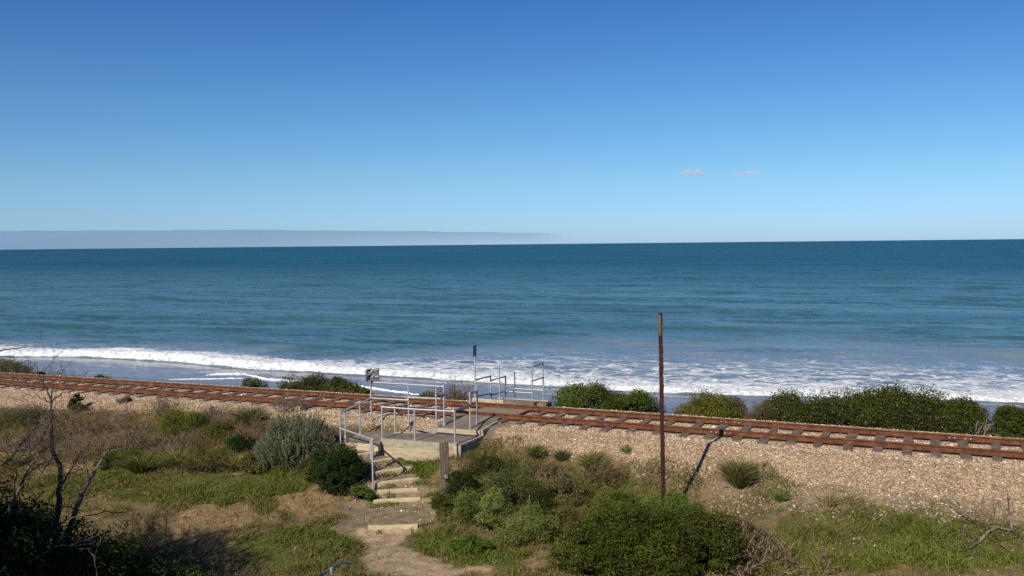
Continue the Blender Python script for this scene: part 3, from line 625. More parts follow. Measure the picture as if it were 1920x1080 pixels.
# ------------------------------------------------------------------ signs, poles
c00, c10, c11, c01 = (pu(a, b, UF - .06) for a, b in ((686.2, 716.2), (710.8, 711.4), (711.5, 690.2), (685.6, 694.2)))
ctr = (c00 + c10 + c11 + c01) / 4
wS, hS = .46, .37
xd = np.array([math.sin(RAD(54)), math.cos(RAD(54)), 0]); nd_ = np.cross(xd, zu)   # turned a little to the track
if nd_ @ np.array([ctr[0], ctr[1], 0]) > 0: nd_ = -nd_
sg = empty('warning_sign', ctr, 'small white warning sign with black border and figure on the fence post', 'sign')
def plate(w, h, rr, dep, off, dx=0, dy=0):
    pts = []
    for cx, cy, a0 in ((w - rr, h - rr, 0), (-w + rr, h - rr, 90), (-w + rr, -h + rr, 180), (w - rr, -h + rr, 270)):
        for k in range(5): a = RAD(a0 + k * 22.5); pts.append((cx + rr * math.cos(a) + dx, cy + rr * math.sin(a) + dy))
    P = np.array([ctr + xd * a + zu * b + nd_ * off for a, b in pts]); n = len(P); V = np.vstack([P, P - nd_ * dep, P.mean(0), (P - nd_ * dep).mean(0)])
    mb = MB(); mb.add(V, [[i, n + i, n + (i + 1) % n, (i + 1) % n] for i in range(n)]); mb.add(V, [[i, (i + 1) % n, 2 * n] for i in range(n)] + [[n + (i + 1) % n, n + i, 2 * n + 1] for i in range(n)]); return mb
sx, sy = .245, .195
plate(sx, sy, .03, .008, 0).build('border', M_BLACK, sg)
plate(sx - .028, sy - .022, .022, .004, .005).build('panel', M_SIGNW, sg)
def stroke(mb, pts, w, off):
    for a, b in zip(pts[:-1], pts[1:]):
        a, b = np.array(a) * [1.1, 1], np.array(b) * [1.1, 1]; d = b - a; l = np.hypot(*d); d = d / l; s = np.array([-d[1], d[0]])
        c = (a + b) / 2; mb.box(ctr + xd * c[0] + zu * c[1] + nd_ * off, (xd * d[0] + zu * d[1]) * (l / 2 + w * .25), (xd * s[0] + zu * s[1]) * w / 2, nd_ * .002)
mb = MB(); stroke(mb, [(-.13, .155), (-.13, -.06)], .115, .008); stroke(mb, [(-.18, -.05), (-.18, -.15)], .03, .0085); mb.build('black_block', M_BLACK, sg)
for q_ in ([(-.135, .095), (-.10, .095)], [(-.145, .03), (-.11, .03)]): mb = MB(); stroke(mb, q_, .035, .011); mb.build('white_spot', M_SIGNW, sg)
mb = MB(); stroke(mb, [(-.05, .14), (.03, -.03)], .055, .0114); stroke(mb, [(0, .02), (0, -.10)], .07, .0118); mb.build('white_stripe', M_SIGNW, sg)
mb = MB(); stroke(mb, [(.035, .115), (-.03, .06), (-.175, -.145)], .032, .0145); stroke(mb, [(-.015, .04), (.03, -.09), (.05, -.06)], .016, .015); mb.build('figure', M_BLACK, sg)
def text(par, body, size, x, y, off, mat, name='lettering', width=None):
    cu = bpy.data.curves.new(name, 'FONT'); cu.body = body; cu.size = size; cu.extrude = .0015; cu.align_x = 'CENTER'; cu.align_y = 'CENTER'; cu.offset = .002
    o = bpy.data.objects.new(name, cu); C.objects.link(o); o.parent = par
    P = xd * x + zu * y + nd_ * off
    Mx = mathutils.Matrix(((xd[0], 0, nd_[0], P[0]), (xd[1], 0, nd_[1], P[1]), (xd[2], 1, nd_[2], P[2]), (0, 0, 0, 1)))
    if width: Mx = Mx @ mathutils.Matrix.Diagonal((width, 1, 1, 1))
    cu.materials.append(mat); bpy.context.view_layer.update()
    me = bpy.data.meshes.new_from_object(o.evaluated_get(bpy.context.evaluated_depsgraph_get())); bpy.data.objects.remove(o); bpy.data.curves.remove(cu)
    o = bpy.data.objects.new(name, me); C.objects.link(o); o.parent = par; o.matrix_local = Mx; return o
text(sg, 'LOOK', .085, .128, .105, .009, M_BLACK, width=.8); text(sg, 'OUT', .095, .12, .01, .009, M_BLACK, width=.85); text(sg, 'FOR TRAINS', .072, .04, -.115, .0165, M_BLACK, width=.95)
# edge-on sign facing along the track, beyond the rails
s2 = np.array(q1); s2c = pv(890.4, 657.6, s2)
sd = np.array([s2c[0], s2c[1], 0]); sd /= np.linalg.norm(sd); fdir = sd * .965 + np.array([sd[1], -sd[0], 0]) * .26; fdir /= np.linalg.norm(fdir); fn = np.cross(fdir, zu)
sg2 = empty('track_sign', s2c, 'small dark sign seen almost edge-on at the top of the white post beyond the rails', 'sign')
mb = MB(); mb.box(s2c, fdir * .20, fn * .012, zu * .20); mb.build('panel', M_BLACK, sg2)
mb = MB()
for zz_ in (.11, 0, -.11): mb.box(s2c + fn * .016 * (1 if fn @ np.array([0, -1, 0]) > 0 else -1) + zu * zz_ + fdir * .02, fdir * .10, fn * .003, zu * .012)
mb.build('marking', M_SIGNW, sg2)
mb = MB(); mb.box(s2c + fn * .02 * (-1 if fn @ np.array([0, -1, 0]) > 0 else 1), fdir * .03, fn * .012, zu * .16); mb.build('bracket', M_GALV, sg2)
# rail post
PZ = 23.3
pt, pb = pd(1237.5, 587, PZ), pd(1243.5, 930, PZ); pb2 = pb + (pb - pt) * .35
pol = empty('rail_post', [pb2[0], pb2[1], h1(pb2[0], pb2[1])], 'tall thin rusty steel post standing in the big green bush', 'post')
ax = pt - pb2; Lp = np.linalg.norm(ax); ax /= Lp
fx = np.array([1, .25, 0.]); fx -= ax * (fx @ ax); fx /= np.linalg.norm(fx); fy = np.cross(ax, fx)
prof = .84 * np.array([(-.055, -.012), (.012, -.012), (.012, -.045), (.058, -.045), (.058, .03), (.012, .03), (.012, .012), (-.055, .012)])
rows = np.linspace(0, Lp, 90); V = []
for i, q in enumerate(rows):
    c = pb2 + ax * q
    for j, (a, b_) in enumerate(prof):
        e = rng.normal() * .007 if j in (3, 4) else rng.normal() * .0015
        V.append(c + fx * (a + e) + fy * b_)
n = len(prof); F = [[i * n + j, i * n + (j + 1) % n, (i + 1) * n + (j + 1) % n, (i + 1) * n + j] for i in range(len(rows) - 1) for j in range(n)]
b0 = (len(rows) - 1) * n; F += [[b0, b0 + 1, b0 + 6, b0 + 7], [b0 + 2, b0 + 3, b0 + 4, b0 + 5], [b0 + 1, b0 + 2, b0 + 5, b0 + 6]]
mesh('shaft', np.array(V), np.array(F), M_RUSTP, pol)
mb = MB(); wt = pb2 + ax * (Lp - .30); mb.box(wt - fx * .022 - fy * .0165 * 0 + fy * .018, fx * .035, fy * .006, ax * .26); mb.box(wt - fx * .022 - fy * .018, fx * .035, fy * .006, ax * .26)
mb.build('top_strap', solid('weathered_strap', [(.3, (.075, .055, .045)), (.7, (.19, .155, .13))], 9, .8, 0, .4), pol)
# split timber post
wb_ = pz(835.5, 918, -1.1); wt_ = pv(833.5, 830, wb_) + np.array([-.03, 0, 0])
wpo = empty('timber_post', wb_, 'weathered grey split timber post beside the steps in front of the platform', 'post')
V = []; k = 26; nr = 16; fx2 = np.array([1, .1, 0]) / 1.005; fy2 = np.array([-.1, 1, 0]) / 1.005
ang = np.arange(nr) * 2 * np.pi / nr; sq = 1 / np.maximum(np.abs(np.cos(ang)), np.abs(np.sin(ang))); jit = rng.normal(0, .008, nr)
for i in range(k):
    q = i / (k - 1); c = lerp(wb_ - [0, 0, .3], wt_, q)
    for j in range(nr):
        rr = min(sq[j], 1.25); V.append(c + fx2 * math.cos(ang[j]) * rr * (.128 + jit[j] + rng.normal() * .0025) + fy2 * math.sin(ang[j]) * rr * (.07 + jit[j] * .6) + zu * (rng.normal() * .022 if i == k - 1 else 0))
V.append(wt_ + [0, 0, -.01]); F = np.array([[i * nr + j, i * nr + (j + 1) % nr, (i + 1) * nr + (j + 1) % nr, (i + 1) * nr + j] for i in range(k - 1) for j in range(nr)])
mesh('shaft', np.array(V), [F, np.array([[(k - 1) * nr + j, (k - 1) * nr + (j + 1) % nr, k * nr] for j in range(nr)])], M_POSTW, wpo)
mb = MB(); bq = wb_ + fx2 * .02 - fy2 * .085 + zu * .38; mb.box(bq, fx2 * .035, fy2 * .02, zu * .06); mb.build('bracket', M_GALV, wpo)
#VEG
# ------------------------------------------------------------------ plant builders
def unit(a): return a / (np.linalg.norm(a, axis=-1, keepdims=True) + 1e-9)
def rdir(n, R=rng): return unit(R.normal(size=(n, 3)))
def leaf_quads(P, nrm, ax, ln, wd, fold=.15):
    """diamond leaves: centre P, normal nrm, long axis ax"""
    ax = unit(ax - nrm * (ax * nrm).sum(-1, keepdims=True)); sd = np.cross(nrm, ax)
    ln = np.broadcast_to(ln, len(P))[:, None]; wd = np.broadcast_to(wd, len(P))[:, None]
    V = np.stack([P - ax * ln * .5, P + sd * wd * .5 + nrm * ln * fold - ax * ln * .05, P + ax * ln * .5, P - sd * wd * .5 + nrm * ln * fold - ax * ln * .05], 1).reshape(-1, 3)
    F = np.arange(len(P) * 4).reshape(-1, 4); return V, F
def pal(c, n, R=rng, var=.22):
    """per-leaf albedo drawn between the colours of a palette"""
    c = np.array(c); k = R.integers(0, len(c), n); k2 = R.integers(0, len(c), n); w = R.random((n, 1))
    return np.clip((c[k] * w + c[k2] * (1 - w)) * (1 + var * R.normal(size=(n, 1))), .004, 1)
def prisms(p0, p1, r0, r1):
    d = unit(p1 - p0); a = np.where(np.abs(d[:, 2:3]) < .9, np.array([[0, 0, 1.0]]), np.array([[1.0, 0, 0]])); x = unit(np.cross(d, a)); y = np.cross(d, x)
    th = np.arange(4) * np.pi / 2; V = []
    for (p, r) in ((p0, r0), (p1, r1)):
        for t_ in th: V.append(p + (x * math.cos(t_) + y * math.sin(t_)) * np.broadcast_to(r, len(p))[:, None])
    V = np.stack(V, 1).reshape(-1, 3); b = np.arange(len(p0))[:, None] * 8
    F = np.concatenate([b + np.array([[j, (j + 1) % 4, 4 + (j + 1) % 4, 4 + j]]) for j in range(4)]); return V, F
def branches(start, dirs, length, levels, R, r0=.02, split=3, spread=.6, up=.15, wob=.25, shrink=.68, segs=4):
    """recursive twigs -> p0, p1, r0, r1 arrays and the tip points"""
    P = np.array(start, float).reshape(-1, 3); D = unit(np.array(dirs, float).reshape(-1, 3)); Ln = np.full(len(P), length) * R.uniform(.7, 1.2, len(P)); Rd = np.full(len(P), r0)
    o = [[], [], [], []]; tips = []
    for lv in range(levels):
        cp, cdr = P, D; joints = []
        for s in range(segs):
            cdr = unit(cdr + R.normal(size=cdr.shape) * wob * .5 + np.array([0, 0, up * .4])); q = cp + cdr * (Ln / segs)[:, None]
            ra = Rd * (1 - .45 * s / segs); rb = Rd * (1 - .45 * (s + 1) / segs)
            o[0].append(cp); o[1].append(q); o[2].append(ra); o[3].append(rb); cp = q; joints.append((q, cdr))
        tips.append(cp)
        if lv < levels - 1:
            nP, nD, nL, nR = [], [], [], []
            for c in range(split):
                k = R.integers(max(0, segs - 3), segs) if c else segs - 1
                q, dd = joints[k]; nP.append(q); nD.append(unit(dd + R.normal(size=dd.shape) * spread)); nL.append(Ln * shrink * R.uniform(.7, 1.25, len(Ln))); nR.append(Rd * .58)
            P, D, Ln, Rd = np.concatenate(nP), np.concatenate(nD), np.concatenate(nL), np.maximum(np.concatenate(nR), .0035)
    return [np.concatenate(a) for a in o] + [tips[-1]]
def twig_mesh(name, B_, cols, par, R, var=.25):
    V, F = prisms(*B_[:4]); c = np.repeat(pal(cols, len(B_[0]), R, var), 8, 0); return mesh(name, V, F, M_TWIG, par, col=c)
OLIVE = [(.062, .068, .012), (.10, .106, .018), (.14, .138, .025)]
GREEN = [(.026, .038, .008), (.054, .072, .012), (.090, .108, .018)]
BRIGHT = [(.06, .105, .017), (.10, .155, .025), (.14, .19, .034)]
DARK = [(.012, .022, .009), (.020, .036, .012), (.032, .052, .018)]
SILVER = [(.13, .145, .085), (.19, .205, .125), (.25, .26, .17)]
GREYG = [(.055, .070, .038), (.085, .100, .055), (.12, .13, .075)]
DRY = [(.12, .085, .050), (.18, .13, .078), (.25, .19, .115)]
REDDRY = [(.075, .038, .026), (.125, .068, .044), (.17, .105, .07)]
PALED = [(.22, .18, .13), (.32, .27, .20), (.40, .35, .27)]
BARK = [(.032, .025, .021), (.060, .049, .040), (.11, .092, .076)]
def bush(label, base, rx, ry, h, cols, n=26, per=420, leaf=(.095, .036), group=None, cat='bush', name='bush', seed=0, yaw=None, dead=0.0, flat=.55, lump=.30, stems=BARK, upright=0.0, full=.45, sprig=.20, crr=(.20, .36)):
    R = np.random.default_rng(1000 + seed); base = np.asarray(base, float); yaw = -TH if yaw is None else yaw
    o = empty(name, base, label, cat, group)
    d = rdir(n * 3, R); d[:, 2] = np.abs(d[:, 2]) ; d = d[:n] if n * 3 < 9 else d[np.argsort(R.random(n * 3))][:n]
    k = R.uniform(full, 1.0, n) ** .6 * np.minimum(1 + lump * R.normal(size=n) * .6, 1.12)
    cy, sy_ = math.cos(yaw), math.sin(yaw)
    C0 = np.stack([d[:, 0] * k * rx * .80, d[:, 1] * k * ry * .80, (d[:, 2] * k * .68 + .14) * h], -1)
    cr = R.uniform(*crr, n) * (rx * ry * h) ** (1 / 3) * 1.0
    tot = n * per; ci = R.integers(0, n, tot)
    e = rdir(tot, R); rr = R.uniform(.35, 1.05, tot) ** .6
    e[:, 2] = np.where(e[:, 2] < 0, e[:, 2] * .7, e[:, 2])
    tw = unit(rdir(n * 7, R) + [0, 0, .45]).reshape(n, 7, 3); mk = R.random(tot) < sprig        # sprigs that stand out of each clump
    e[mk] = tw[ci[mk], R.integers(0, 7, mk.sum())] + R.normal(size=(mk.sum(), 3)) * .10; rr[mk] = R.uniform(.75, 1.55, mk.sum())
    P = C0[ci] + e * (cr[ci] * rr)[:, None] * np.array([1, 1, flat + .25])
    nrm = unit(e * .9 + rdir(tot, R) * .9 + np.array([0, 0, .35])); ax = unit(rdir(tot, R) + e * .6 + np.array([0, 0, upright]))
    P[:, 2] = np.maximum(P[:, 2], .02)
    P = np.stack([P[:, 0] * cy - P[:, 1] * sy_, P[:, 0] * sy_ + P[:, 1] * cy, P[:, 2]], -1) + base
    gz = height(P[:, 0], P[:, 1]) ; P[:, 2] = np.maximum(P[:, 2], gz + .02)
    s = R.uniform(.6, 1.25, tot); V, F = leaf_quads(P, nrm, ax, leaf[0] * s, leaf[1] * s)
    hue = pal(cols, n, R, .26)[ci] * R.uniform(.88, 1.12); c = hue * .55 + pal(cols, tot, R, .25) * .45
    if dead: mk = R.random(tot) < dead; c[mk] = pal(DRY, mk.sum(), R)
    mesh('foliage', V, F, M_LEAF, o, col=np.repeat(c, 4, 0))
    tips = np.stack([C0[:, 0] * cy - C0[:, 1] * sy_, C0[:, 0] * sy_ + C0[:, 1] * cy, C0[:, 2]], -1) + base
    a = np.repeat((base + [0, 0, -.1])[None], n, 0) + R.normal(size=(n, 3)) * [.12 * rx, .12 * ry, 0]; mid = a * .45 + tips * .55 + R.normal(size=(n, 3)) * .08 * h
    V1, F1 = prisms(np.r_[a, mid], np.r_[mid, tips], np.r_[np.full(n, .022), np.full(n, .014)], np.r_[np.full(n, .014), np.full(n, .006)])
    mesh('stem', V1, F1, M_TWIG, o, col=np.repeat(pal(stems, 2 * n, R), 8, 0)); return o
def shoots(label, base, rx, ry, h, cols, n=420, per=26, leaf=(.055, .018), group=None, cat='bush', name='bush', seed=0, slen=.42):
    """bush of upright feathery shoots"""
    R = np.random.default_rng(2000 + seed); base = np.asarray(base, float); o = empty(name, base, label, cat, group)
    a = R.uniform(0, 2 * np.pi, n); q = np.sqrt(R.random(n)); q[:n // 3] = q[:n // 3] ** .5
    bx, by = q * np.cos(a) * rx, q * np.sin(a) * ry; top = h * np.sqrt(np.clip(1 - (q * .96) ** 2, 0, 1)) * R.uniform(.78, 1.08, n) * (.70 + .55 * vnoise(bx * 2.3 + seed, by * 2.3, 5))
    cy, sy_ = math.cos(-TH), math.sin(-TH)
    T_ = np.stack([bx * cy - by * sy_, bx * sy_ + by * cy, np.maximum(top, .12)], -1) + base
    T_[:, 2] = np.maximum(T_[:, 2], height(T_[:, 0], T_[:, 1]) + .12)
    out = np.stack([(T_[:, 0] - base[0]) / rx, (T_[:, 1] - base[1]) / ry, np.zeros(n)], -1) * .55 + np.array([0, 0, 1]) + R.normal(size=(n, 3)) * .2; out = unit(out)
    sl_ = slen * R.uniform(.7, 1.25, n); ci = np.repeat(np.arange(n), per); f = R.random(n * per) ** .8
    P = T_[ci] - out[ci] * (sl_[ci] * (1 - f))[:, None] + R.normal(size=(n * per, 3)) * .018
    ax = unit(out[ci] + rdir(n * per, R) * .65); nrm = unit(np.cross(ax, rdir(n * per, R)))
    V, F = leaf_quads(P, nrm, ax, leaf[0] * R.uniform(.7, 1.3, n * per), leaf[1])
    c = pal(cols, n, R, .15)[ci] * .6 + pal(cols, n * per, R) * .4
    mesh('foliage', V, F, M_LEAF, o, col=np.repeat(c, 4, 0))
    root = base + np.stack([T_[:, 0] - base[0], T_[:, 1] - base[1], np.zeros(n)], -1) * .35; root[:, 2] = base[2] - .05
    V1, F1 = prisms(root, T_, np.full(n, .009), np.full(n, .004)); mesh('stem', V1, F1, M_TWIG, o, col=np.repeat(pal(BARK, n, R), 8, 0)); return o
def blades(P, d, ln, wd, cols, R, droop=.35, name='foliage', par=None, mat=None):
    """curved grass blades from points P"""
    n = len(P); side = unit(np.cross(d, rdir(n, R))) * np.broadcast_to(wd, n)[:, None] * .5; ln = np.broadcast_to(ln, n)[:, None]
    h0 = unit(np.stack([d[:, 0], d[:, 1], np.zeros(n)], -1) + 1e-6)
    m1 = P + d * ln * .5; tp = P + d * ln * .92 + h0 * ln * droop * .45 - np.array([0, 0, 1]) * ln * droop * .25
    V = np.stack([P - side, P + side, m1 - side * .8, m1 + side * .8, tp], 1).reshape(-1, 3); b = np.arange(n)[:, None] * 5
    return mesh(name, V, [b + np.array([[0, 1, 3, 2]]), b + np.array([[2, 3, 4]])], mat or M_BLADE, par, col=np.repeat(cols, 5, 0))
def tussock(label, base, r, h, cols, n=420, group=None, seed=0, droop=.5, lean=.75, wd=.014, name='grass_tussock', cat='grass tussock'):
    R = np.random.default_rng(3000 + seed); base = np.asarray(base, float); o = empty(name, base, label, cat, group)
    a = R.uniform(0, 2 * np.pi, n); q = np.sqrt(R.random(n)) ; P = base + np.stack([np.cos(a) * q * r * .45, np.sin(a) * q * r * .45, np.zeros(n)], -1); P[:, 2] = height(P[:, 0], P[:, 1]) - .02
    d = unit(np.stack([np.cos(a) * q * lean, np.sin(a) * q * lean, np.ones(n)], -1) + R.normal(size=(n, 3)) * .16)
    blades(P, d, h * R.uniform(.55, 1.12, n), wd * R.uniform(.7, 1.4, n), pal(cols, n, R, .28) * [1.75, 1.65, 1.2], R, droop, 'blade_clump', o); return o
def twiggy(label, base, r, h, cols, n=14, levels=4, group=None, seed=0, r0=.014, lean=.8, split=3, spread=.55, leaves=0, lcols=None, cat='dry bush', name='dry_bush', ry=None, up=.15):
    R = np.random.default_rng(4000 + seed); base = np.asarray(base, float); o = empty(name, base, label, cat, group); ry = ry or r
    a = R.uniform(0, 2 * np.pi, n); q = np.sqrt(R.random(n)); off = np.stack([np.cos(a) * q * r * .5, np.sin(a) * q * ry * .5, np.zeros(n)], -1)
    cy, sy_ = math.cos(-TH), math.sin(-TH); off = np.stack([off[:, 0] * cy - off[:, 1] * sy_, off[:, 0] * sy_ + off[:, 1] * cy, off[:, 2]], -1)
    P = base + off; P[:, 2] = height(P[:, 0], P[:, 1]) - .03
    d = unit(off / max(r, .1) * lean * 1.6 + np.array([0, 0, 1]) + R.normal(size=(n, 3)) * .25)
    L0 = h / sum(.68 ** k for k in range(levels)) * 1.15
    B_ = branches(P, d, L0, levels, R, r0, split, spread, up); twig_mesh('twigs', B_, cols, o, R)
    if leaves:
        tp = B_[4]; k = R.integers(0, len(tp), leaves); Pl = tp[k] + R.normal(size=(leaves, 3)) * .05
        V, F = leaf_quads(Pl, rdir(leaves, R), rdir(leaves, R) + np.array([0, 0, .5]), .05 * R.uniform(.6, 1.3, leaves), .02); mesh('foliage', V, F, M_LEAF, o, col=np.repeat(pal(lcols or OLIVE, leaves, R), 4, 0))
    return o
def span(x0, x1, ytop, u, sink=.0):
    """base point, half width and height of a bush seen between columns x0..x1 up to row ytop, standing at distance u"""
    b = col_at((x0 + x1) / 2, u); w = np.linalg.norm(col_at(x1, u)[:2] - col_at(x0, u)[:2]) / 2; tp = pv((x0 + x1) / 2, ytop, b)[2]
    b[2] -= sink; return b, w, tp - b[2]

# ------------------------------------------------------------------ bushes between the track and the beach
GS = 'seaside bushes behind the track'
def sea_bush(label, x0, x1, yt, u, cols, depth=.8, **k):
    b, w, h = span(x0, x1, yt, u); k.setdefault('lump', .16); wd = 1.30 if x0 > 1420 and x0 < 1800 else 1.14; k['n'] = int(k.get('n', 26) * 1.15 * wd); k.setdefault('sprig', .07); k.setdefault('crr', (.26, .42)); k['per'] = int(k.get('per', 400) * 1.3); k.setdefault('leaf', (.078, .036)); return bush(label, b, w * wd, depth, h * 1.04, cols, group=GS, full=.75, **k)
sea_bush('grey-green scrub at the far left end behind the rails', -40, 42, 670, 32.2, GREYG, 1.0, n=26, per=380, seed=1, dead=.25)
b, w, h = span(25, 70, 676, 32.0); twiggy('brown twiggy scrub behind the rails beside the far left grey-green scrub', b, w, h, DRY, 16, 4, GS, 1, leaves=260, lcols=GREYG)
b, w, h = span(60, 78, 684, 31.6); bush('small dark tuft of a bush behind the rails right of the far left scrub', b, w, .3, h, DARK, n=7, per=180, seed=2, group=GS)
b, w, h = span(85, 135, 688, 31.8); twiggy('low rounded dry grey bush behind the rails at left', b, w, h, DRY, 18, 4, GS, 2, leaves=300, lcols=GREYG)
b, w, h = span(135, 170, 698, 31.5); twiggy('sparse dry stalks behind the rails left of the small green bush', b, w, h, DRY, 10, 3, GS, 3)
sea_bush('small bright green low bush behind the rails at left among dry stalks', 165, 196, 701, 31.3, GREEN, .35, n=9, per=180, seed=3)
b, w, h = span(196, 222, 700, 31.5); twiggy('sparse dry stalks behind the rails right of the small green bush', b, w, h, DRY, 9, 3, GS, 4)
sea_bush('small rounded grey-green bush alone against the wet sand', 445, 488, 711, 31.6, GREYG, .45, n=12, per=260, seed=4, upright=.5)
sea_bush('wide olive dome shaped bush behind the rails left of the sign', 518, 628, 703.5, 32.4, [(.045, .05, .016), (.065, .072, .022), (.08, .085, .028)], 1.0, n=34, per=420, seed=5, lump=.15)
sea_bush('green bush tapering towards the sign, right of the olive dome', 600, 668, 708, 32.0, GREEN, .8, n=20, per=360, seed=6)
sea_bush('low dark green skirt bush nearest the sign behind the rails', 648, 694, 728, 31.5, GREEN, .5, n=12, per=240, seed=7)
b, w, h = span(590, 690, 730, 31.2); twiggy('low mauve brown dry twigs at the foot of the olive dome bush', b, w, h, [(.10, .075, .065), (.15, .11, .10)], 16, 4, GS, 5)
sea_bush('low olive bush behind the fence, left of the dark twiggy one', 776, 824, 731, 31.8, OLIVE, .5, n=10, per=240, seed=8, dead=.35)
b, w, h = span(815, 880, 722, 31.9); twiggy('dark rounded half dead bush behind the rails between fence and stair railing', b, w, h, REDDRY, 34, 4, GS, 6, leaves=1500, lcols=OLIVE, r0=.018)
b, w, h = span(835, 872, 702, 32.1); twiggy('tall pale dry stalks rising above the half dead bush', b, w * .7, h, PALED, 5, 4, GS, 7, lean=.3)
sea_bush('large bright green bush right of the beach stairs', 1044, 1168, 713, 32.2, GREEN + BRIGHT, 1.1, n=34, per=430, seed=9)
sea_bush('darker green bush just left of the rusty post behind the rails', 1136, 1236, 727, 32.0, GREEN + GREEN + BRIGHT, .9, n=26, per=400, seed=10)
sea_bush('olive bush right of the rusty post with a flat grassy looking top', 1268, 1412, 739, 32.0, OLIVE, .9, n=34, per=420, seed=11, upright=.7, leaf=(.10, .026))
b, w, h = span(1408, 1450, 752, 31.7); twiggy('red-brown dead bush between the olive bush and the long dark row', b, w, h, REDDRY, 26, 4, GS, 8, r0=.016)
sea_bush('dark green bush at the left end of the long row, beside the dead one', 1425, 1545, 737, 32.0, GREEN, 1.0, n=34, per=400, seed=12, dead=.05)
sea_bush('dark green bush in the long row, second from the dead one', 1515, 1630, 729, 32.3, GREEN, 1.1, n=36, per=400, seed=13)
sea_bush('tallest dark green bush of the long row', 1605, 1712, 721, 32.1, GREEN, 1.1, n=36, per=420, seed=14)
sea_bush('dark green bush right of the tallest one, gaps of white surf in it', 1692, 1800, 727, 32.4, GREEN, 1.0, n=32, per=340, seed=15, lump=.2)
sea_bush('dark green bush sloping down at the right end of the long row', 1770, 1856, 745, 32.0, GREEN, .9, n=26, per=380, seed=16)
sea_bush('dark olive low bush filling the front foot of the long row', 1450, 1830, 762, 31.3, [(.03, .044, .010), (.055, .07, .014)], .5, n=30, per=300, seed=17, dead=.12)
sea_bush('separate dark bush at the right edge of the frame behind the rails', 1862, 1950, 762, 31.9, GREEN, .9, n=26, per=380, seed=18)
sea_bush('dark bush beyond the right edge of the frame', 1935, 2060, 752, 32.2, GREEN, 1.0, n=26, per=300, seed=19)
b, w, h = span(1815, 1872, 786, 31.2); twiggy('pale bare sticks between the long row and the right edge bush', b, w, h, PALED, 8, 3, GS, 9, r0=.016, lean=1.4)

# ------------------------------------------------------------------ left hand scrub
GL = 'scrub on the left below the track'
def near_span(cx, by, wpx, hpx):
    b = at(cx, by); k = b[1] / FPX; return b, wpx * k / 2, hpx * k
def nb(label, cx, by, wpx, hpx, cols, **k):
    b, w, h = near_span(cx, by, wpx, hpx); k.setdefault('group', GL); dr = k.pop('dr', .8); return bush(label, b, w, w * dr, h, cols, **k)
def nt_(label, cx, by, wpx, hpx, cols, n=400, **k):
    b, w, h = near_span(cx, by, wpx, hpx); k.setdefault('group', 'grass tussocks'); return tussock(label, b, w, h, cols, n, **k)
def nw(label, cx, by, wpx, hpx, cols, n=16, levels=4, **k):
    b, w, h = near_span(cx, by, wpx, hpx); k.setdefault('group', GL); return twiggy(label, b, w, h, cols, n, levels, **k)
b, w, h = near_span(556, 864, 172, 90); shoots('large silver-green feathery bush left of the platform', b, w, w * .9, h, SILVER, 950, 34, group=GL, seed=1, slen=.55)
b, w, h = near_span(505, 872, 80, 50); shoots('low silver-green feathery bush skirting the large one on its left', b, w, w * .8, h, GREYG, 300, 28, group=GL, seed=2)
nb('dense dark green bush at the foot of the handrail beside the steps', 634, 922, 116, 100, [(.016, .032, .010), (.028, .052, .014), (.042, .068, .02)], n=44, per=520, seed=21, leaf=(.07, .028), lump=.4)
nb('olive green low bush between the silver bush and the dark one', 585, 895, 70, 52, OLIVE, n=16, per=320, seed=22, leaf=(.06, .022))
nb('bright green herb clump at the foot of the stair handrail post', 678, 935, 66, 30, BRIGHT, n=14, per=260, seed=23, leaf=(.05, .022), name='herb_clump', cat='herb')
nb('dark bottle green bush left of the silver one', 452, 848, 78, 42, [(.018, .045, .014), (.03, .065, .018)], n=18, per=330, seed=24, leaf=(.06, .02))
nb('yellow-olive spreading bush below the gravel at left centre', 345, 812, 128, 48, [(.10, .112, .018), (.14, .145, .025), (.085, .10, .02)], n=30, per=330, seed=25, leaf=(.07, .02), upright=.8, lump=.35)
nb('tangled green bush in the middle of the left scrub', 400, 880, 120, 52, OLIVE, n=28, per=300, seed=26, leaf=(.06, .018), dead=.25, upright=.5)
nb('dark olive tangle between the green bush and the silver one', 470, 885, 70, 40, OLIVE, n=16, per=280, seed=27, leaf=(.06, .016), dead=.3, upright=.6)
nb('rounded green bush among the dry scrub right of the tall dead tree', 250, 868, 70, 40, BRIGHT + OLIVE, n=16, per=300, seed=31, leaf=(.06, .02), upright=.5)
nb('low green bush at left under the red-brown dry bush', 205, 880, 70, 30, GREEN + OLIVE, n=14, per=280, seed=32, leaf=(.055, .018))
nb('olive bush under the gravel left of the dark spiky tussock', 410, 822, 80, 40, OLIVE, n=18, per=300, seed=33, leaf=(.06, .018), upright=.6, dead=.1)
nb('small dark upright bush by the gravel above the dry scrub', 146, 772, 46, 44, DARK, n=12, per=260, seed=28, leaf=(.06, .02), upright=1.0)
nb('grey-green low bush at the left edge below the gravel', 50, 800, 110, 48, GREYG, n=22, per=300, seed=29, dead=.3, leaf=(.06, .016))
nb('small grey-green bush at the gravel edge right of the dark upright one', 236, 756, 34, 14, GREYG, n=8, per=160, seed=30, leaf=(.05, .018))
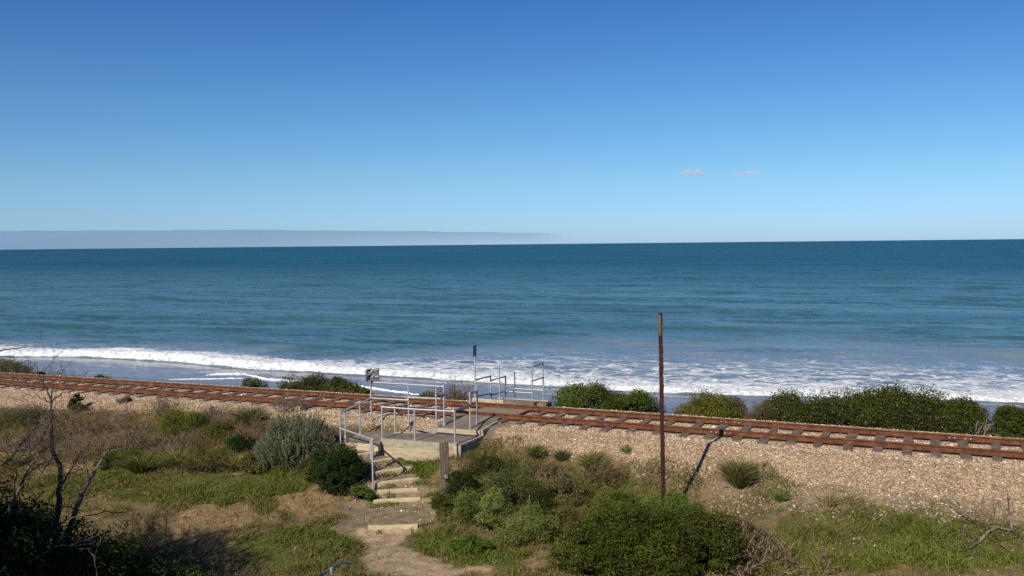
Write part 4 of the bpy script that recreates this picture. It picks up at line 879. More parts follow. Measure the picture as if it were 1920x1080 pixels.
for i, (cx, by, wp, hp, cl, lab) in enumerate([
        (205, 812, 120, 62, REDDRY + DRY, 'red-brown dry bush, the tallest of the dry scrub at left'), (265, 846, 130, 66, DRY, 'grey-brown dry bush below the red-brown one'),
        (120, 822, 110, 56, DRY, 'grey-brown dry bush left of the red-brown one'), (60, 850, 110, 44, REDDRY + DRY, 'low brown dry bush behind the bare tree at the left edge'),
        (170, 868, 120, 46, DRY, 'dry straw coloured bush just right of the bare tree'), (300, 782, 90, 36, DRY, 'pale dry bush at the gravel edge above the yellow-olive one'),
        (430, 800, 90, 34, DRY, 'thin dry grass bush left of the dark tussock by the gravel'), (395, 790, 60, 26, [(.10, .08, .07), (.16, .13, .12)], 'mauve-grey dry bush at the gravel edge by the rail'),
        (545, 772, 90, 26, [(.10, .08, .07), (.16, .13, .12)], 'mauve-grey dry bush at the gravel edge above the silver bush'), (470, 830, 90, 40, REDDRY + DRY, 'brown dry bush directly left of the silver bush top')]):
    nw(lab, cx, by, wp, hp, cl, 26, 4, seed=20 + i, leaves=350, lcols=GREYG if i % 2 else DRY, r0=.011)
nt_('dark spiky tussock by the gravel left of the silver bush', 470, 794, 58, 44, [(.035, .042, .02), (.06, .065, .03), (.12, .105, .06)], 700, seed=1)
nt_('dark olive tussock at left centre with a shaded foot', 268, 882, 84, 46, [(.035, .045, .015), (.06, .068, .022), (.10, .095, .04)], 900, seed=2, lean=1.0)
nt_('olive tussock right of the shaded one', 335, 872, 70, 40, [(.06, .068, .022), (.10, .105, .04), (.15, .14, .07)], 600, seed=3, lean=1.0)
nt_('straw tipped tussock beneath the dark bottle green bush', 440, 880, 50, 44, [(.10, .105, .04), (.2, .18, .10)], 420, seed=4, lean=.6)
nt_('pale dry tussock at the left edge beneath the low brown bush', 25, 872, 80, 40, [(.10, .09, .05), (.18, .15, .09)], 520, seed=5, lean=.9)

# right bank
GR = 'ground hugging bushes on the bank right of the steps'
SUC = [(.115, .145, .036), (.165, .20, .05), (.215, .245, .07)]
for i, (cx, by, wp, hp, cl, lab, dd) in enumerate([
        (868, 936, 84, 60, DARK + GREEN, 'dark leafy bush growing against the split timber post', 0), (900, 985, 130, 78, SUC, 'grey-green mat bush low on the bank nearest the steps', .04),
        (960, 945, 130, 74, [(0.068, 0.088, 0.024), (0.111, 0.131, 0.034)], 'olive mat bush in the middle of the bank', .14), (985, 1010, 140, 78, SUC, 'grey-green mat bush at the bottom of the bank', .06),
        (920, 895, 110, 48, GREEN, 'green mat bush at the top of the bank below the gravel', .12), (1010, 905, 120, 44, [(0.102, 0.096, 0.036), (0.153, 0.136, 0.054)], 'dull dry-flecked mat bush below the spiky tussocks', .4),
        (1065, 945, 100, 60, [(0.085, 0.096, 0.030), (0.136, 0.136, 0.043)], 'dull olive mat bush beside the large leafy bush', .3), (1055, 1000, 90, 56, OLIVE, 'small olive bush tucked against the left side of the large bush', .2),
        (835, 960, 60, 40, GREEN, 'low green bush at the path edge under the timber post', .05), (1140, 905, 110, 36, [(0.119, 0.112, 0.042), (0.170, 0.144, 0.060)], 'pale dry-flecked mat bush left of the rusty post', .45),
        (1010, 955, 90, 46, GREEN, 'fresh green mat bush halfway up the bank by white twigs', .08), (880, 1030, 90, 30, BRIGHT, 'fresh green low herb mat spilling onto the path bend', 0)]):
    nb(lab, cx, by, wp, hp, cl, n=26, per=380, seed=40 + i, leaf=(.055, .02), dead=dd, group=GR, lump=.4)
GB = 'large leafy bushes in the right foreground'
BIG = [(.036, .052, .008), (.064, .092, .012), (.10, .134, .018), (.07, .066, .014)]
nb('largest leafy green bush, centre right foreground', 1195, 1075, 270, 150, BIG, n=80, per=640, seed=60, leaf=(.075, .03), group=GB, lump=.45, dr=.7, dead=.03)
nb('leafy green bush making the right shoulder of the largest one', 1315, 1060, 200, 120, BIG, n=54, per=560, seed=61, leaf=(.075, .03), group=GB, lump=.45, dead=.06)
nb('leafy dark bush making the left shoulder of the largest one', 1105, 1068, 150, 108, BIG, n=44, per=540, seed=62, leaf=(.07, .028), group=GB, lump=.45, dead=.05)
nb('bright leafy bush at the foot of the rusty post', 1262, 985, 120, 68, BRIGHT, n=30, per=430, seed=63, leaf=(.06, .022), group=GB, upright=.5, lump=.4)
nb('bright leafy bush just left of the rusty post', 1165, 975, 120, 58, BRIGHT + OLIVE, n=30, per=420, seed=64, leaf=(.06, .022), group=GB, upright=.4, lump=.4)
nb('olive brown low bush at the right tip of the large bushes', 1392, 1020, 96, 58, [(.05, .055, .016), (.085, .08, .03), (.10, .075, .035)], n=22, per=320, seed=65, leaf=(.06, .022), group=GB, dead=.2)
nt_('spiky dark green tussock on the gravel edge nearest the platform', 1006, 856, 42, 32, [(.04, .055, .022), (.07, .085, .035), (.12, .12, .06)], 480, seed=11, lean=.8)
nt_('small spiky tussock right of the first one on the gravel edge', 1052, 860, 30, 26, [(.045, .06, .025), (.08, .09, .04)], 320, seed=12)
nt_('spiky olive tussock on the gravel edge before the rusty post', 1114, 874, 58, 36, [(.045, .055, .022), (.09, .09, .04), (.14, .13, .07)], 620, seed=13, lean=1.0)
nt_('round spiky tussock standing alone on the gravel right of the post', 1386, 908, 60, 62, [(.035, .045, .018), (.06, .07, .028), (.13, .12, .065)], 1100, seed=14, lean=.55)
nt_('faint green tussock on the toe of the gravel at right', 1465, 936, 50, 22, [(.06, .085, .03), (.10, .12, .05)], 300, seed=15)
nt_('dry grey tussock leaning on the gravel toe, right of centre', 1552, 950, 34, 44, [(.14, .115, .08), (.24, .2, .15)], 200, seed=16, lean=.5)
nt_('dry grey tussock beside the leaning one', 1592, 946, 26, 32, [(.14, .115, .08), (.24, .2, .15)], 150, seed=17, lean=.5)
nt_('small green tussock in the ballast below the rails at right', 1175, 845, 28, 14, [(.06, .085, .03), (.10, .12, .05)], 160, seed=18)
GD = 'dead sticks on the right'
nw('dry twigs spreading from the lone round tussock', 1428, 896, 76, 30, DRY, 12, 3, seed=40, group=GD, lean=1.6, up=-.05)
nw('dry sprawling sticks in the gravel between the post and the lone tussock', 1320, 892, 110, 26, DRY + PALED, 12, 3, seed=41, group=GD, lean=1.8, up=-.1)
nw('grey dry scrub left of the rusty post foot', 1225, 905, 70, 30, DRY, 18, 4, seed=42, group=GD)
nw('bare brown branching bush at the bottom edge right of the large bush', 1425, 1085, 170, 90, DRY + DRY + BARK, 18, 4, seed=43, group=GD, r0=.034, lean=1.3, spread=.8)
nw('low bare brown twigs at the bottom edge below the olive tip', 1510, 1075, 120, 50, DRY, 14, 4, seed=44, group=GD, lean=1.4)
nw('grey dry twig patch on the bank among the mat bushes', 1040, 925, 120, 36, PALED + DRY, 16, 3, seed=45, group=GD, lean=1.5)
# fallen branch
fb_ = at(1860, 985); o = empty('fallen_branch', fb_, 'fallen dead forked branch lying on the grass at the right edge', 'branch')
R = np.random.default_rng(77); segs_ = []
def stick(pts, r0, r1):
    P = [at(x, y) + [0, 0, hh] for x, y, hh in pts]
    for i in range(len(P) - 1): k0, k1 = i / (len(P) - 1), (i + 1) / (len(P) - 1); segs_.append((P[i], P[i + 1], lerp(r0, r1, k0), lerp(r0, r1, k1)))
stick([(1778, 962, .30), (1800, 975, .24), (1828, 990, .18), (1852, 997, .12), (1872, 996, .08), (1898, 1000, .06)], .018, .03)
stick([(1872, 996, .1), (1852, 1005, .1), (1836, 1020, .06), (1812, 1034, .03)], .04, .028)
stick([(1898, 1000, .08), (1893, 985, .22), (1889, 968, .40), (1888, 957, .5)], .022, .006)
stick([(1898, 1000, .08), (1908, 1010, .05), (1918, 1014, .03)], .022, .015)
stick([(1812, 1034, .03), (1790, 1036, .05), (1766, 1036, .06)], .012, .005); stick([(1828, 1012, .05), (1806, 1004, .1), (1780, 1003, .12)], .012, .004)
stick([(1834, 974, .16), (1822, 985, .18), (1812, 984, .2)], .010, .004); stick([(1846, 1010, .1), (1880, 1030, .08), (1920, 1055, .03)], .011, .006); stick([(1852, 1003, .1), (1862, 980, .3), (1866, 962, .42)], .008, .003)
q = [np.array([s[i] for s in segs_]) for i in range(4)]; V, F = prisms(*q); mesh('wood', V, F, M_TWIG, o, col=np.repeat(pal(BARK + DRY, len(q[0]), R), 8, 0))
pts = np.concatenate([q[0], q[1]]); k = R.integers(0, len(pts), 60); B_ = branches(pts[k], rdir(60, R) + [0, 0, .2], .35, 3, R, .006, 2, .7, 0); twig_mesh('twigs', B_, BARK + DRY, o, R)
for x0, y0, x1, y1, lab in [(955, 885, 965, 898, 'short white dead stick upright on the bank'), (998, 935, 990, 965, 'long white dead stick leaning on the mat bushes')]:
    A_, B2 = at(x1, y1) + [0, 0, .25], at(x1, y1) + [0, 0, .2]; B2 = pv(x0, y0, A_)
    o = mesh('dead_stick', *prisms(np.array([A_ - [0, 0, .3]]), np.array([B2 + [.05, -.02, .1]]), np.array([.014]), np.array([.007])), M_TWIG, col=np.repeat(pal(PALED, 1, R), 8, 0)); tag(o, lab, 'stick', 'white dead sticks on the bank')

# ------------------------------------------------------------------ dark corner at lower left: bushes, bare tree, shading tree out of frame
GC = 'dark bushes in the lower left corner'
def corner(label, px, py, Z, rx, ry, h, cols, **k):
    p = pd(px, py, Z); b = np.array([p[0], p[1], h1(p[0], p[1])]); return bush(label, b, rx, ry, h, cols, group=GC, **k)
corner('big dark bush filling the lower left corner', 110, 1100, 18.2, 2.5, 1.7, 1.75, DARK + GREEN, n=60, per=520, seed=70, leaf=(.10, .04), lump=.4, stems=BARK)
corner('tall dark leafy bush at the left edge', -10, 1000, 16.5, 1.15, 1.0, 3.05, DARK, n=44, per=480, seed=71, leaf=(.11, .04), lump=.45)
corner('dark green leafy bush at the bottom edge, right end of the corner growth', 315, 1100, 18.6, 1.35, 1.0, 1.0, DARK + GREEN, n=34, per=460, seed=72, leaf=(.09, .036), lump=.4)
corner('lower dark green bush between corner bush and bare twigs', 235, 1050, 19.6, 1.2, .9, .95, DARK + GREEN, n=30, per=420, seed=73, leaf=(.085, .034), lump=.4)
GT = 'bare dead trees at the lower left'
def dead_tree(label, limbs, Z, seed, cols=BARK, extra=26, tl=.55):
    R = np.random.default_rng(5000 + seed); P0 = pd(*limbs[0][0][0], Z); base = np.array([P0[0], P0[1], h1(P0[0], P0[1])]); o = empty('dead_tree', base, label, 'tree', GT)
    for li, (pts, (r0, r1, dz)) in enumerate(limbs):
        W_ = [pd(x, y, Z + dz * i / max(1, len(pts) - 1)) for i, (x, y) in enumerate(pts)]
        if li == 0: W_[0] = np.array([W_[0][0], W_[0][1], min(W_[0][2], base[2] - .1)])
        # smooth resample with small kinks
        W_ = np.array(W_); k = np.linspace(0, len(W_) - 1, (len(W_) - 1) * 4 + 1); c = np.stack([np.interp(k, np.arange(len(W_)), W_[:, j]) for j in range(3)], -1); c[1:-1] += R.normal(size=c[1:-1].shape) * .012
        mb = MB(); mb.tube(list(c), list(np.linspace(r0, r1, len(c)) * 1.3), 7); n_ = sum(len(v_) for v_ in mb.V)
        mb.build('trunk' if li == 0 else 'limb', M_TWIG, o, True, col=np.repeat(pal(cols, 1, R), n_, 0))
        m_ = max(2, int(extra * len(pts) / 14)); kk = R.integers(len(c) // 3, len(c), m_); B_ = branches(c[kk], rdir(m_, R) * [1, .6, 1] + [0, 0, .35], tl, 3, R, max(.004, r1 * .8), 2, .5, .1); twig_mesh('twigs', B_, cols, o, R)
    return o
def dead(label, Z, seed, limbs, cols=BARK, extra=26, tl=.5): return dead_tree(label, limbs, Z, seed, cols, extra, tl)
dead('tall bare dead tree with a forked top in front of the left rails', 18.6, 1, [
    ([(98, 1080), (103, 1010), (108, 960), (113, 915), (115, 880), (100, 850), (95, 800), (97, 756)], (.060, .016, .5)),
    ([(97, 756), (90, 735), (82, 718), (74, 703)], (.017, .008, .2)), ([(97, 756), (84, 750), (74, 744), (67, 740)], (.010, .004, -.2)), ([(97, 754), (104, 745), (118, 737), (132, 733), (150, 731)], (.012, .003, .4)),
    ([(114, 910), (128, 890), (142, 868), (152, 845)], (.016, .005, -.4)), ([(113, 925), (135, 895), (155, 866)], (.014, .004, .5)), ([(97, 770), (108, 768), (114, 764)], (.006, .002, .2)), ([(95, 800), (106, 785), (115, 775)], (.007, .002, .1))], BARK, 16, .45)
dead('leaning bare dead tree with grey bark right of the tall one', 18.9, 2, [
    ([(112, 1075), (128, 1000), (150, 935), (165, 905), (180, 880), (195, 858), (200, 845)], (.05, .012, .6)), ([(185, 876), (205, 868), (222, 862)], (.010, .003, .2)), ([(150, 935), (168, 925), (190, 918)], (.012, .003, .3)),
    ([(128, 1000), (160, 968), (200, 960), (240, 962)], (.016, .004, -.4)), ([(128, 1000), (100, 985), (60, 970), (30, 968)], (.014, .004, -.3))], BARK + DRY, 16, .45)
dead('dark many branched dead tree at the left edge before the tall one', 16.4, 3, [
    ([(0, 1010), (20, 955), (38, 912), (52, 880), (64, 862), (76, 845)], (.045, .008, .4)), ([(0, 872), (18, 862), (34, 843), (48, 822), (58, 812)], (.022, .005, .5)), ([(18, 866), (40, 856), (58, 850)], (.010, .003, .3)),
    ([(52, 880), (66, 862), (72, 840), (78, 818)], (.010, .003, .2)), ([(38, 912), (50, 890), (80, 868), (95, 858)], (.014, .004, .2)), ([(20, 955), (28, 905), (32, 880)], (.012, .004, .2))], BARK, 22, .5)
dead('pale fallen looking dead branch across the dark corner', 16.9, 4, [
    ([(45, 1056), (70, 1044), (95, 1028), (108, 1023), (130, 1024), (176, 1020)], (.014, .005, .4)), ([(130, 1023), (155, 1015), (180, 1007), (186, 1003)], (.012, .004, .2)), ([(165, 1027), (178, 1048), (182, 1080)], (.011, .005, -.2)), ([(95, 998), (118, 984), (138, 970)], (.009, .004, .2))], PALED, 6, .25)
def barebush(label, cx, by, Z, r, h, seed, cols, n=14, levels=5):
    p = pd(cx, by, Z); b = np.array([p[0], p[1], h1(p[0], p[1])]); return twiggy(label, b, r, h, cols, n, levels, 'bare twig bushes by the dark corner', seed, r0=.018, lean=1.1, split=3, spread=.6, cat='dry bush')
barebush('bare grey twig bush above the dark green corner bush', 300, 1030, 20.6, 1.3, 1.55, 61, BARK + DRY + DRY, 12)
barebush('spreading bare twig bush right of the corner, casting streaky shade', 380, 1040, 20.4, 1.2, .8, 62, BARK + DRY, 12)
barebush('bare brown twigs between the dead trees and the grey twig bush', 205, 985, 21.4, .8, .8, 63, BARK + DRY, 10)
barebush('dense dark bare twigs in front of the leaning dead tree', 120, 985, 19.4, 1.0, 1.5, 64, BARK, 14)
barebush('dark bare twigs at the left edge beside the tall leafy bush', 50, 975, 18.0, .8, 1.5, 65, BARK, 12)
barebush('low grey bare twigs nearest the bottom edge right of the corner', 430, 1075, 19.8, 1.0, .6, 66, BARK + DRY, 12)
barebush('thin bare twigs standing above the grass right of the leaning dead tree', 250, 975, 21.8, .9, 1.1, 67, BARK + DRY, 10)
# the tree left of the frame that shades the corner; two of its twig ends reach into the picture
def big_tree(label, base, h, r, seed, n=70, per=300):
    R = np.random.default_rng(6000 + seed); base = np.asarray(base, float); o = empty('tree', base, label, 'tree')
    B_ = branches([base - [0, 0, .2]], [[.05, .02, 1]], h * .45, 4, R, .16, 4, .55, .25, .2, .72); twig_mesh('trunk', B_, BARK, o, R)
    c = base + np.array([0, 0, h * .66]); d = rdir(n, R) * (R.random((n, 1)) ** .4) * [r, r, h * .36] + c
    ci = R.integers(0, n, n * per); P = d[ci] + rdir(n * per, R) * (R.uniform(.2, 1, (n * per, 1)) ** .5) * r * .30
    V, F = leaf_quads(P, rdir(n * per, R), rdir(n * per, R), .14 * R.uniform(.6, 1.2, n * per), .055); mesh('crown', V, F, M_LEAF, o, col=np.repeat(pal(GREEN + OLIVE, n * per, R), 4, 0)); return o, B_
tb = np.array([-12.9, 13.4, 0]); tb[2] = h1(tb[0], tb[1])
o, B_ = big_tree('dense green tree on the bank just outside the left edge of the frame', tb, 5.7, 2.3, 1)
tb2 = np.array([-9.9, 8.8, 0]); tb2[2] = h1(tb2[0], tb2[1])
o2, _ = big_tree('second dense green tree on the bank nearer the camera, outside the frame', tb2, 5.1, 1.6, 2, n=60)
R = np.random.default_rng(88)
for pts in ([(-140, 640), (-60, 592), (-10, 583), (18, 578)], [(-150, 700), (-60, 672), (0, 657), (22, 654), (50, 651)], [(-140, 640), (-60, 640), (-20, 612), (2, 590)]):
    W_ = np.array([pd(x, y, 12.9) for x, y in pts]); k = np.linspace(0, len(W_) - 1, 13); c = np.stack([np.interp(k, np.arange(len(W_)), W_[:, j]) for j in range(3)], -1); c[1:-1] += R.normal(size=c[1:-1].shape) * .006
    mb = MB(); mb.tube(list(c), list(np.linspace(.014, .005, 13)), 6); mb.build('twig', M_TWIG, o, True, col=np.repeat(pal(BARK, 1, R), sum(len(v_) for v_ in mb.V), 0))

# ------------------------------------------------------------------ grass, stones, shells, flowers
R = np.random.default_rng(99)
def scatter(n, u0, u1, v0, v1): 
    u = R.uniform(u0, u1, n); v = R.uniform(v0, v1, n); P = W2(u + curve_off(v), v); return u, v, P
PATH_D = lambda x, y: seg_dist(x, y, PATHW)[0]
def zones(x, y):
    jx_, jy_ = (fbm(x * 1.6, y * 1.6, 3, 41) - .5) * .9, (fbm(x * 1.6, y * 1.6, 3, 47) - .5) * .9
    z_ = {}
    for k in Gpoly:
        r = np.zeros(x.shape, bool)
        for p in Gpoly[k]: r |= inpoly(x + jx_, y + jy_, p)
        z_[k] = r
    return z_
u, v, P = scatter(620000, 14.5, 25.9, -44, 9)
zn = zones(P[:, 0], P[:, 1]); clump = fbm(P[:, 0] * 1.3, P[:, 1] * 1.3, 3, 201)
lim = 25.35 - .5 * sst(-27, -33, v) - .2 * sst(-10, -5, v) - 1.1 * sst(-6, 2, v) + 1.2 * (fbm(v * .7, u * .7, 2, 203) - .5)
vis = v > -2.05 * (u - 2)                                  # nothing left of the frame
pr = np.where(zn['green'], .55 + .5 * sst(.34, .56, clump), .42 * sst(.38, .62, clump) + .07); pr = np.where(zn['pale'], .07, pr); pr = np.where(zn['dirt'] | zn['dark'], .018, pr)
pr = pr * (u < lim) * vis; pr = pr * np.where(inpoly(P[:, 0], P[:, 1], PLAT), 0, 1) * np.where(PATH_D(P[:, 0], P[:, 1]) < .5, .06, 1)
k = R.random(len(u)) < pr; u, v, P, gr = u[k], v[k], P[k], zn['green'][k]; cl = clump[k]
P3 = np.c_[P, height(P[:, 0], P[:, 1]) - .01]; n = len(P3)
rightside = sst(-8, -2, v) * sst(23.2, 21.5, u)
tall = np.where(gr, .10 + .12 * rightside, .13) * (.6 + .9 * cl) * R.uniform(.5, 1.4, n)
dryk = R.random(n) < np.where(gr, .14 + .34 * sst(.47, .6, fbm(P[:, 0] * .8, P[:, 1] * .8, 3, 207)) + .10 * rightside, .62)
col = np.where(dryk[:, None], pal([(.17, .12, .055), (.26, .20, .095), (.14, .11, .042)], n, R), pal([(.066, .092, .012), (.105, .142, .018), (.150, .175, .03)], n, R) * (1 + .35 * rightside[:, None]))
d = unit(R.normal(size=(n, 3)) * .42 + [0, 0, 1])
# grass growing along the foot of the timber steps and beside them
xp = []
for _a, _b, _z, _l in STEPS[:6]:
    A_, B_ = pz(*_a, _z), pz(*_b, _z); q = R.random(420); q = q[fbm(q * 5, q * 0 + _z * 9, 2, 251) > (.56 if _z < -1.2 else .48)]; ex_ = (B_ - A_)[:2]; nx = np.array([ex_[1], -ex_[0]]) / np.hypot(*ex_); nx = nx if nx[1] < 0 else -nx
    xp.append(A_[:2] + q[:, None] * ex_ + nx * R.uniform(.0, .16, (len(q), 1)))
for x_, y_, rad, m_ in ((800, 880, .5, 900), (760, 868, .25, 300), (815, 930, .3, 350), (668, 862, .2, 200), (700, 945, .2, 160), (790, 905, .3, 300), (672, 838, .12, 120), (905, 1045, .5, 900), (830, 1030, .5, 700)):
    c_ = at(x_, y_)[:2]; a_2 = R.uniform(0, 6.28, m_); xp.append(c_ + (np.sqrt(R.random(m_)) * rad)[:, None] * np.stack([np.cos(a_2), np.sin(a_2)], -1))
xp = np.concatenate(xp); nx_2 = len(xp)
P3 = np.concatenate([P3, np.c_[xp, height(xp[:, 0], xp[:, 1]) - .01]]); d = np.concatenate([d, unit(R.normal(size=(nx_2, 3)) * .45 + [0, 0, 1])])
tall = np.r_[tall, .065 * R.uniform(.5, 1.5, nx_2)]; cl = np.r_[cl, np.full(nx_2, .6)]; dryk = np.r_[dryk, np.zeros(nx_2, bool)]; col = np.concatenate([col, pal([(.066, .10, .012), (.105, .15, .018), (.15, .18, .03)], nx_2, R)])
tag(blades(P3, d, tall * (.6 + 1.1 * cl ** 2 * 2), np.where(dryk, .012, .016), col, R, .5, 'grass'), 'short green and straw coloured grass growing over the foreground ground', 'grass', kind='stuff')
u, v, P = scatter(260000, 19.8, 26.0, -46, 4)
bank = sst(-12.2, -10.8, v) * sst(25.0, 24.2, u)
c1, c2 = fbm(P[:, 0] * .55, P[:, 1] * .55, 4, 241), fbm(P[:, 0] * 1.6, P[:, 1] * 1.6, 3, 243)
zn = zones(P[:, 0], P[:, 1])
pr = sst(.36, .60, c1) * .85 + .25; pr = pr * sst(25.55, 24.85, u + .9 * (c2 - .5) + .75 * sst(-27, -33, v) + .5 * sst(-17.5, -15, v)) * sst(20.6, 22.2, u + 1.6 * (c1 - .5)) * np.where(zn['green'] | zn['pale'] | zn['dirt'], .05, 1) * np.where(PATH_D(P[:, 0], P[:, 1]) < 1.0, 0, 1) * np.where(inpoly(P[:, 0], P[:, 1], PLAT), 0, 1) * (v > -2.05 * (u - 2))
pr = np.where(v > -13.5, bank * sst(-5.2, -7.6, v) * np.where(zn['green'] | zn['pale'] | zn['dirt'], .0, .9) * sst(20.6, 21.6, u), pr)
k = R.random(len(u)) < pr; P = P[k]; n = len(P); c1, c2 = c1[k], c2[k]; bank = bank[k][:, None]
P3 = np.c_[P, height(P[:, 0], P[:, 1]) - .02]
warm = sst(.40, .62, fbm(P[:, 0] * .4 + 7, P[:, 1] * .4, 3, 245))[:, None]
col = pal([(.12, .10, .034), (.17, .14, .055), (.095, .10, .022)], n, R, .25) * (1 - warm) + pal([(.16, .115, .08), (.20, .13, .08), (.25, .20, .14), (.10, .07, .055), (.19, .16, .135), (.23, .195, .165)], n, R, .25) * warm
col = col * (1 - bank) + bank * pal([(.125, .155, .026), (.18, .195, .042), (.24, .205, .085), (.10, .135, .022)], n, R, .25)
d = unit(R.normal(size=(n, 3)) * .38 + [.05, 0, 1])
tag(blades(P3, d, (.13 + .32 * c1 * c2 * 2.2) * R.uniform(.5, 1.3, n), .013, col, R, .55, 'dry_grass'), 'tall dry brown and olive grass between the bushes below the track', 'grass', kind='stuff')
def stones(name, P3, s, col, label, cat, sq=.7):
    n = len(P3); o8 = np.array([[1, 0, 0], [0, 1, 0], [-1, 0, 0], [0, -1, 0], [0, 0, 1], [0, 0, -1.0]])
    a = R.uniform(0, 2 * np.pi, n); V = np.repeat(o8[None], n, 0) * (1 + R.normal(size=(n, 6, 1)) * .25); V = V + R.normal(size=V.shape) * .18
    ca, sa_ = np.cos(a)[:, None], np.sin(a)[:, None]; V = np.stack([V[..., 0] * ca - V[..., 1] * sa_, V[..., 0] * sa_ + V[..., 1] * ca, V[..., 2] * sq], -1) * s[:, None, None] + P3[:, None]
    f = np.array([[0, 1, 4], [1, 2, 4], [2, 3, 4], [3, 0, 4], [1, 0, 5], [2, 1, 5], [3, 2, 5], [0, 3, 5]]); F = (np.arange(n)[:, None, None] * 6 + f[None]).reshape(-1, 3)
    return tag(mesh(name, V.reshape(-1, 3), F, M_STONE, col=np.repeat(col, 6, 0)), label, cat, kind='stuff')
u, v, P = scatter(215000, 23.0, 30.9, -47, 12)
nn_ = fbm(P[:, 0] * .8, P[:, 1] * .8, 3, 21)
pr = sst(24.9, 25.7, u + .9 * (nn_ - .5) + .25 * sst(-9, -3, v) + np.where(v > -12, 0, -.25) + .75 * sst(-27, -33, v)) + .62 * sst(22.9, 24.9, u + .8 * (nn_ - .5)) * sst(-9, -4, v)
pr = pr * np.where(np.abs(u - 28.035) < GA + .13, np.where(np.abs(u - 28.035) > GA - .10, 0, 1), 1) * np.where(inpoly(P[:, 0], P[:, 1], PLAT), 0, 1)
crossing = (v > vA - .1) & (v < vB + .4) & (u > 25.6); am = inpoly(P[:, 0], P[:, 1], np.array([pz(858, 858, -.65)[:2], pz(880, 850, -.6)[:2], pz(950, 800, -.1)[:2], pu(960, 781, 26.9)[:2], pu(925, 779, 26.9)[:2]]))
pr = pr * np.where(crossing, .03, 1) * np.where(am, .06, 1)
k = R.random(len(u)) < pr; P = P[k]; n = len(P); u_, v_ = u[k], v[k]
s = R.lognormal(math.log(.0185), .36, n); zt = height(P[:, 0], P[:, 1])
GC_ = [(.24, .17, .11), (.34, .25, .165), (.43, .325, .225), (.48, .375, .27), (.57, .48, .385), (.38, .285, .19)]
gcl = pal(GC_, n, R, .18); stn = np.exp(-((np.abs(u_ - 28.035) - GA) / .28) ** 2) * (.3 + .7 * fbm(v_ * .9, u_, 3, 261)); soil = sst(25.2, 24.2, u_)
gcl = gcl * (1 - .55 * stn[:, None] * np.array([.55, .8, .95])) * (1 - soil[:, None] * np.array([.22, .22, .18]))
stones('ballast_gravel', np.c_[P, zt + s * .15], s, gcl, 'pale tan ballast stones banked along the railway track', 'gravel')
u, v, P = scatter(4200, 21.2, 25.2, -14, 7); k = (R.random(len(u)) < sst(.42, .62, fbm(P[:, 0] * 1.1, P[:, 1] * 1.1, 3, 231)) * (.25 + .75 * sst(21.3, 23.5, u)) * sst(-13, -5, v)); P = P[k]; n = len(P)
stones('pale_shell_litter', np.c_[P, height(P[:, 0], P[:, 1]) + .01], R.lognormal(math.log(.017), .35, n), pal([(.50, .40, .33), (.62, .53, .46), (.42, .32, .25)], n, R, .1), 'small pale shells and chips scattered where the gravel meets the grass', 'shells')
u, v, P = scatter(260, 20.5, 24.8, -15.5, -11.2); k = PATH_D(P[:, 0], P[:, 1]) < 1.3; P = P[k]; n = len(P)
stones('white_shells', np.c_[P, height(P[:, 0], P[:, 1]) + .02], R.lognormal(math.log(.018), .4, n), pal([(.6, .56, .45), (.7, .67, .55)], n, R, .1), 'white shells lying on the timber steps and path', 'shells')
u, v, P = scatter(2600, 17, 25.0, -16, 3); k = PATH_D(P[:, 0], P[:, 1]) < 2.2; P = P[k]; n = len(P)
stones('path_grit', np.c_[P, height(P[:, 0], P[:, 1])], R.lognormal(math.log(.012), .5, n), pal([(.30, .25, .19), (.18, .14, .10), (.10, .08, .06)], n, R, .1), 'fine grit on the trodden earth path', 'grit')
u, v, P = scatter(26000, 17.5, 25.2, -40, 6); zn = zones(P[:, 0], P[:, 1]); k = (R.random(len(u)) < np.where(zn['pale'], .8, np.where(zn['dirt'] | zn['dark'], .16, .4))) & (v > -2.05 * (u - 2)) & (PATH_D(P[:, 0], P[:, 1]) > .15) & ~inpoly(P[:, 0], P[:, 1], PLAT); P = P[k]; n = len(P)
V, F = leaf_quads(np.c_[P, height(P[:, 0], P[:, 1]) + .012], unit(R.normal(size=(n, 3)) * .35 + [0, 0, 1]), rdir(n, R), R.lognormal(math.log(.07), .5, n), R.uniform(.012, .03, n))
tag(mesh('plant_litter', V, F, M_TWIG, col=np.repeat(pal([(.10, .07, .045), (.22, .165, .10), (.34, .27, .18), (.06, .04, .028)], n, R), 4, 0)), 'dead leaves and bark bits lying over the bare soil', 'litter', kind='stuff')
GF = 'white ice plant flowers by the silver bush'
for x, y in ((478, 874), (488, 876), (519, 881), (525, 882), (532, 880)):
    p = at(x, y) + [0, 0, .10]; a = np.arange(9) * 2 * np.pi / 9; mb = MB()
    for q in a:
        dd = np.array([math.cos(q), math.sin(q), .35]); sd = np.array([-math.sin(q), math.cos(q), 0]); mb.add([p, p + dd * .03 + sd * .012, p + dd * .062, p + dd * .03 - sd * .012], [[0, 1, 2, 3]])
    mb.tube([p - [0, 0, .2], p], .004, 5); n_ = sum(len(v_) for v_ in mb.V); o = mb.build('flower', M_BLADE, None, col=np.full((n_, 3), (.72, .68, .45))); tag(o, 'small pale yellow-white flower in the grass below the silver bush', 'flower', GF)

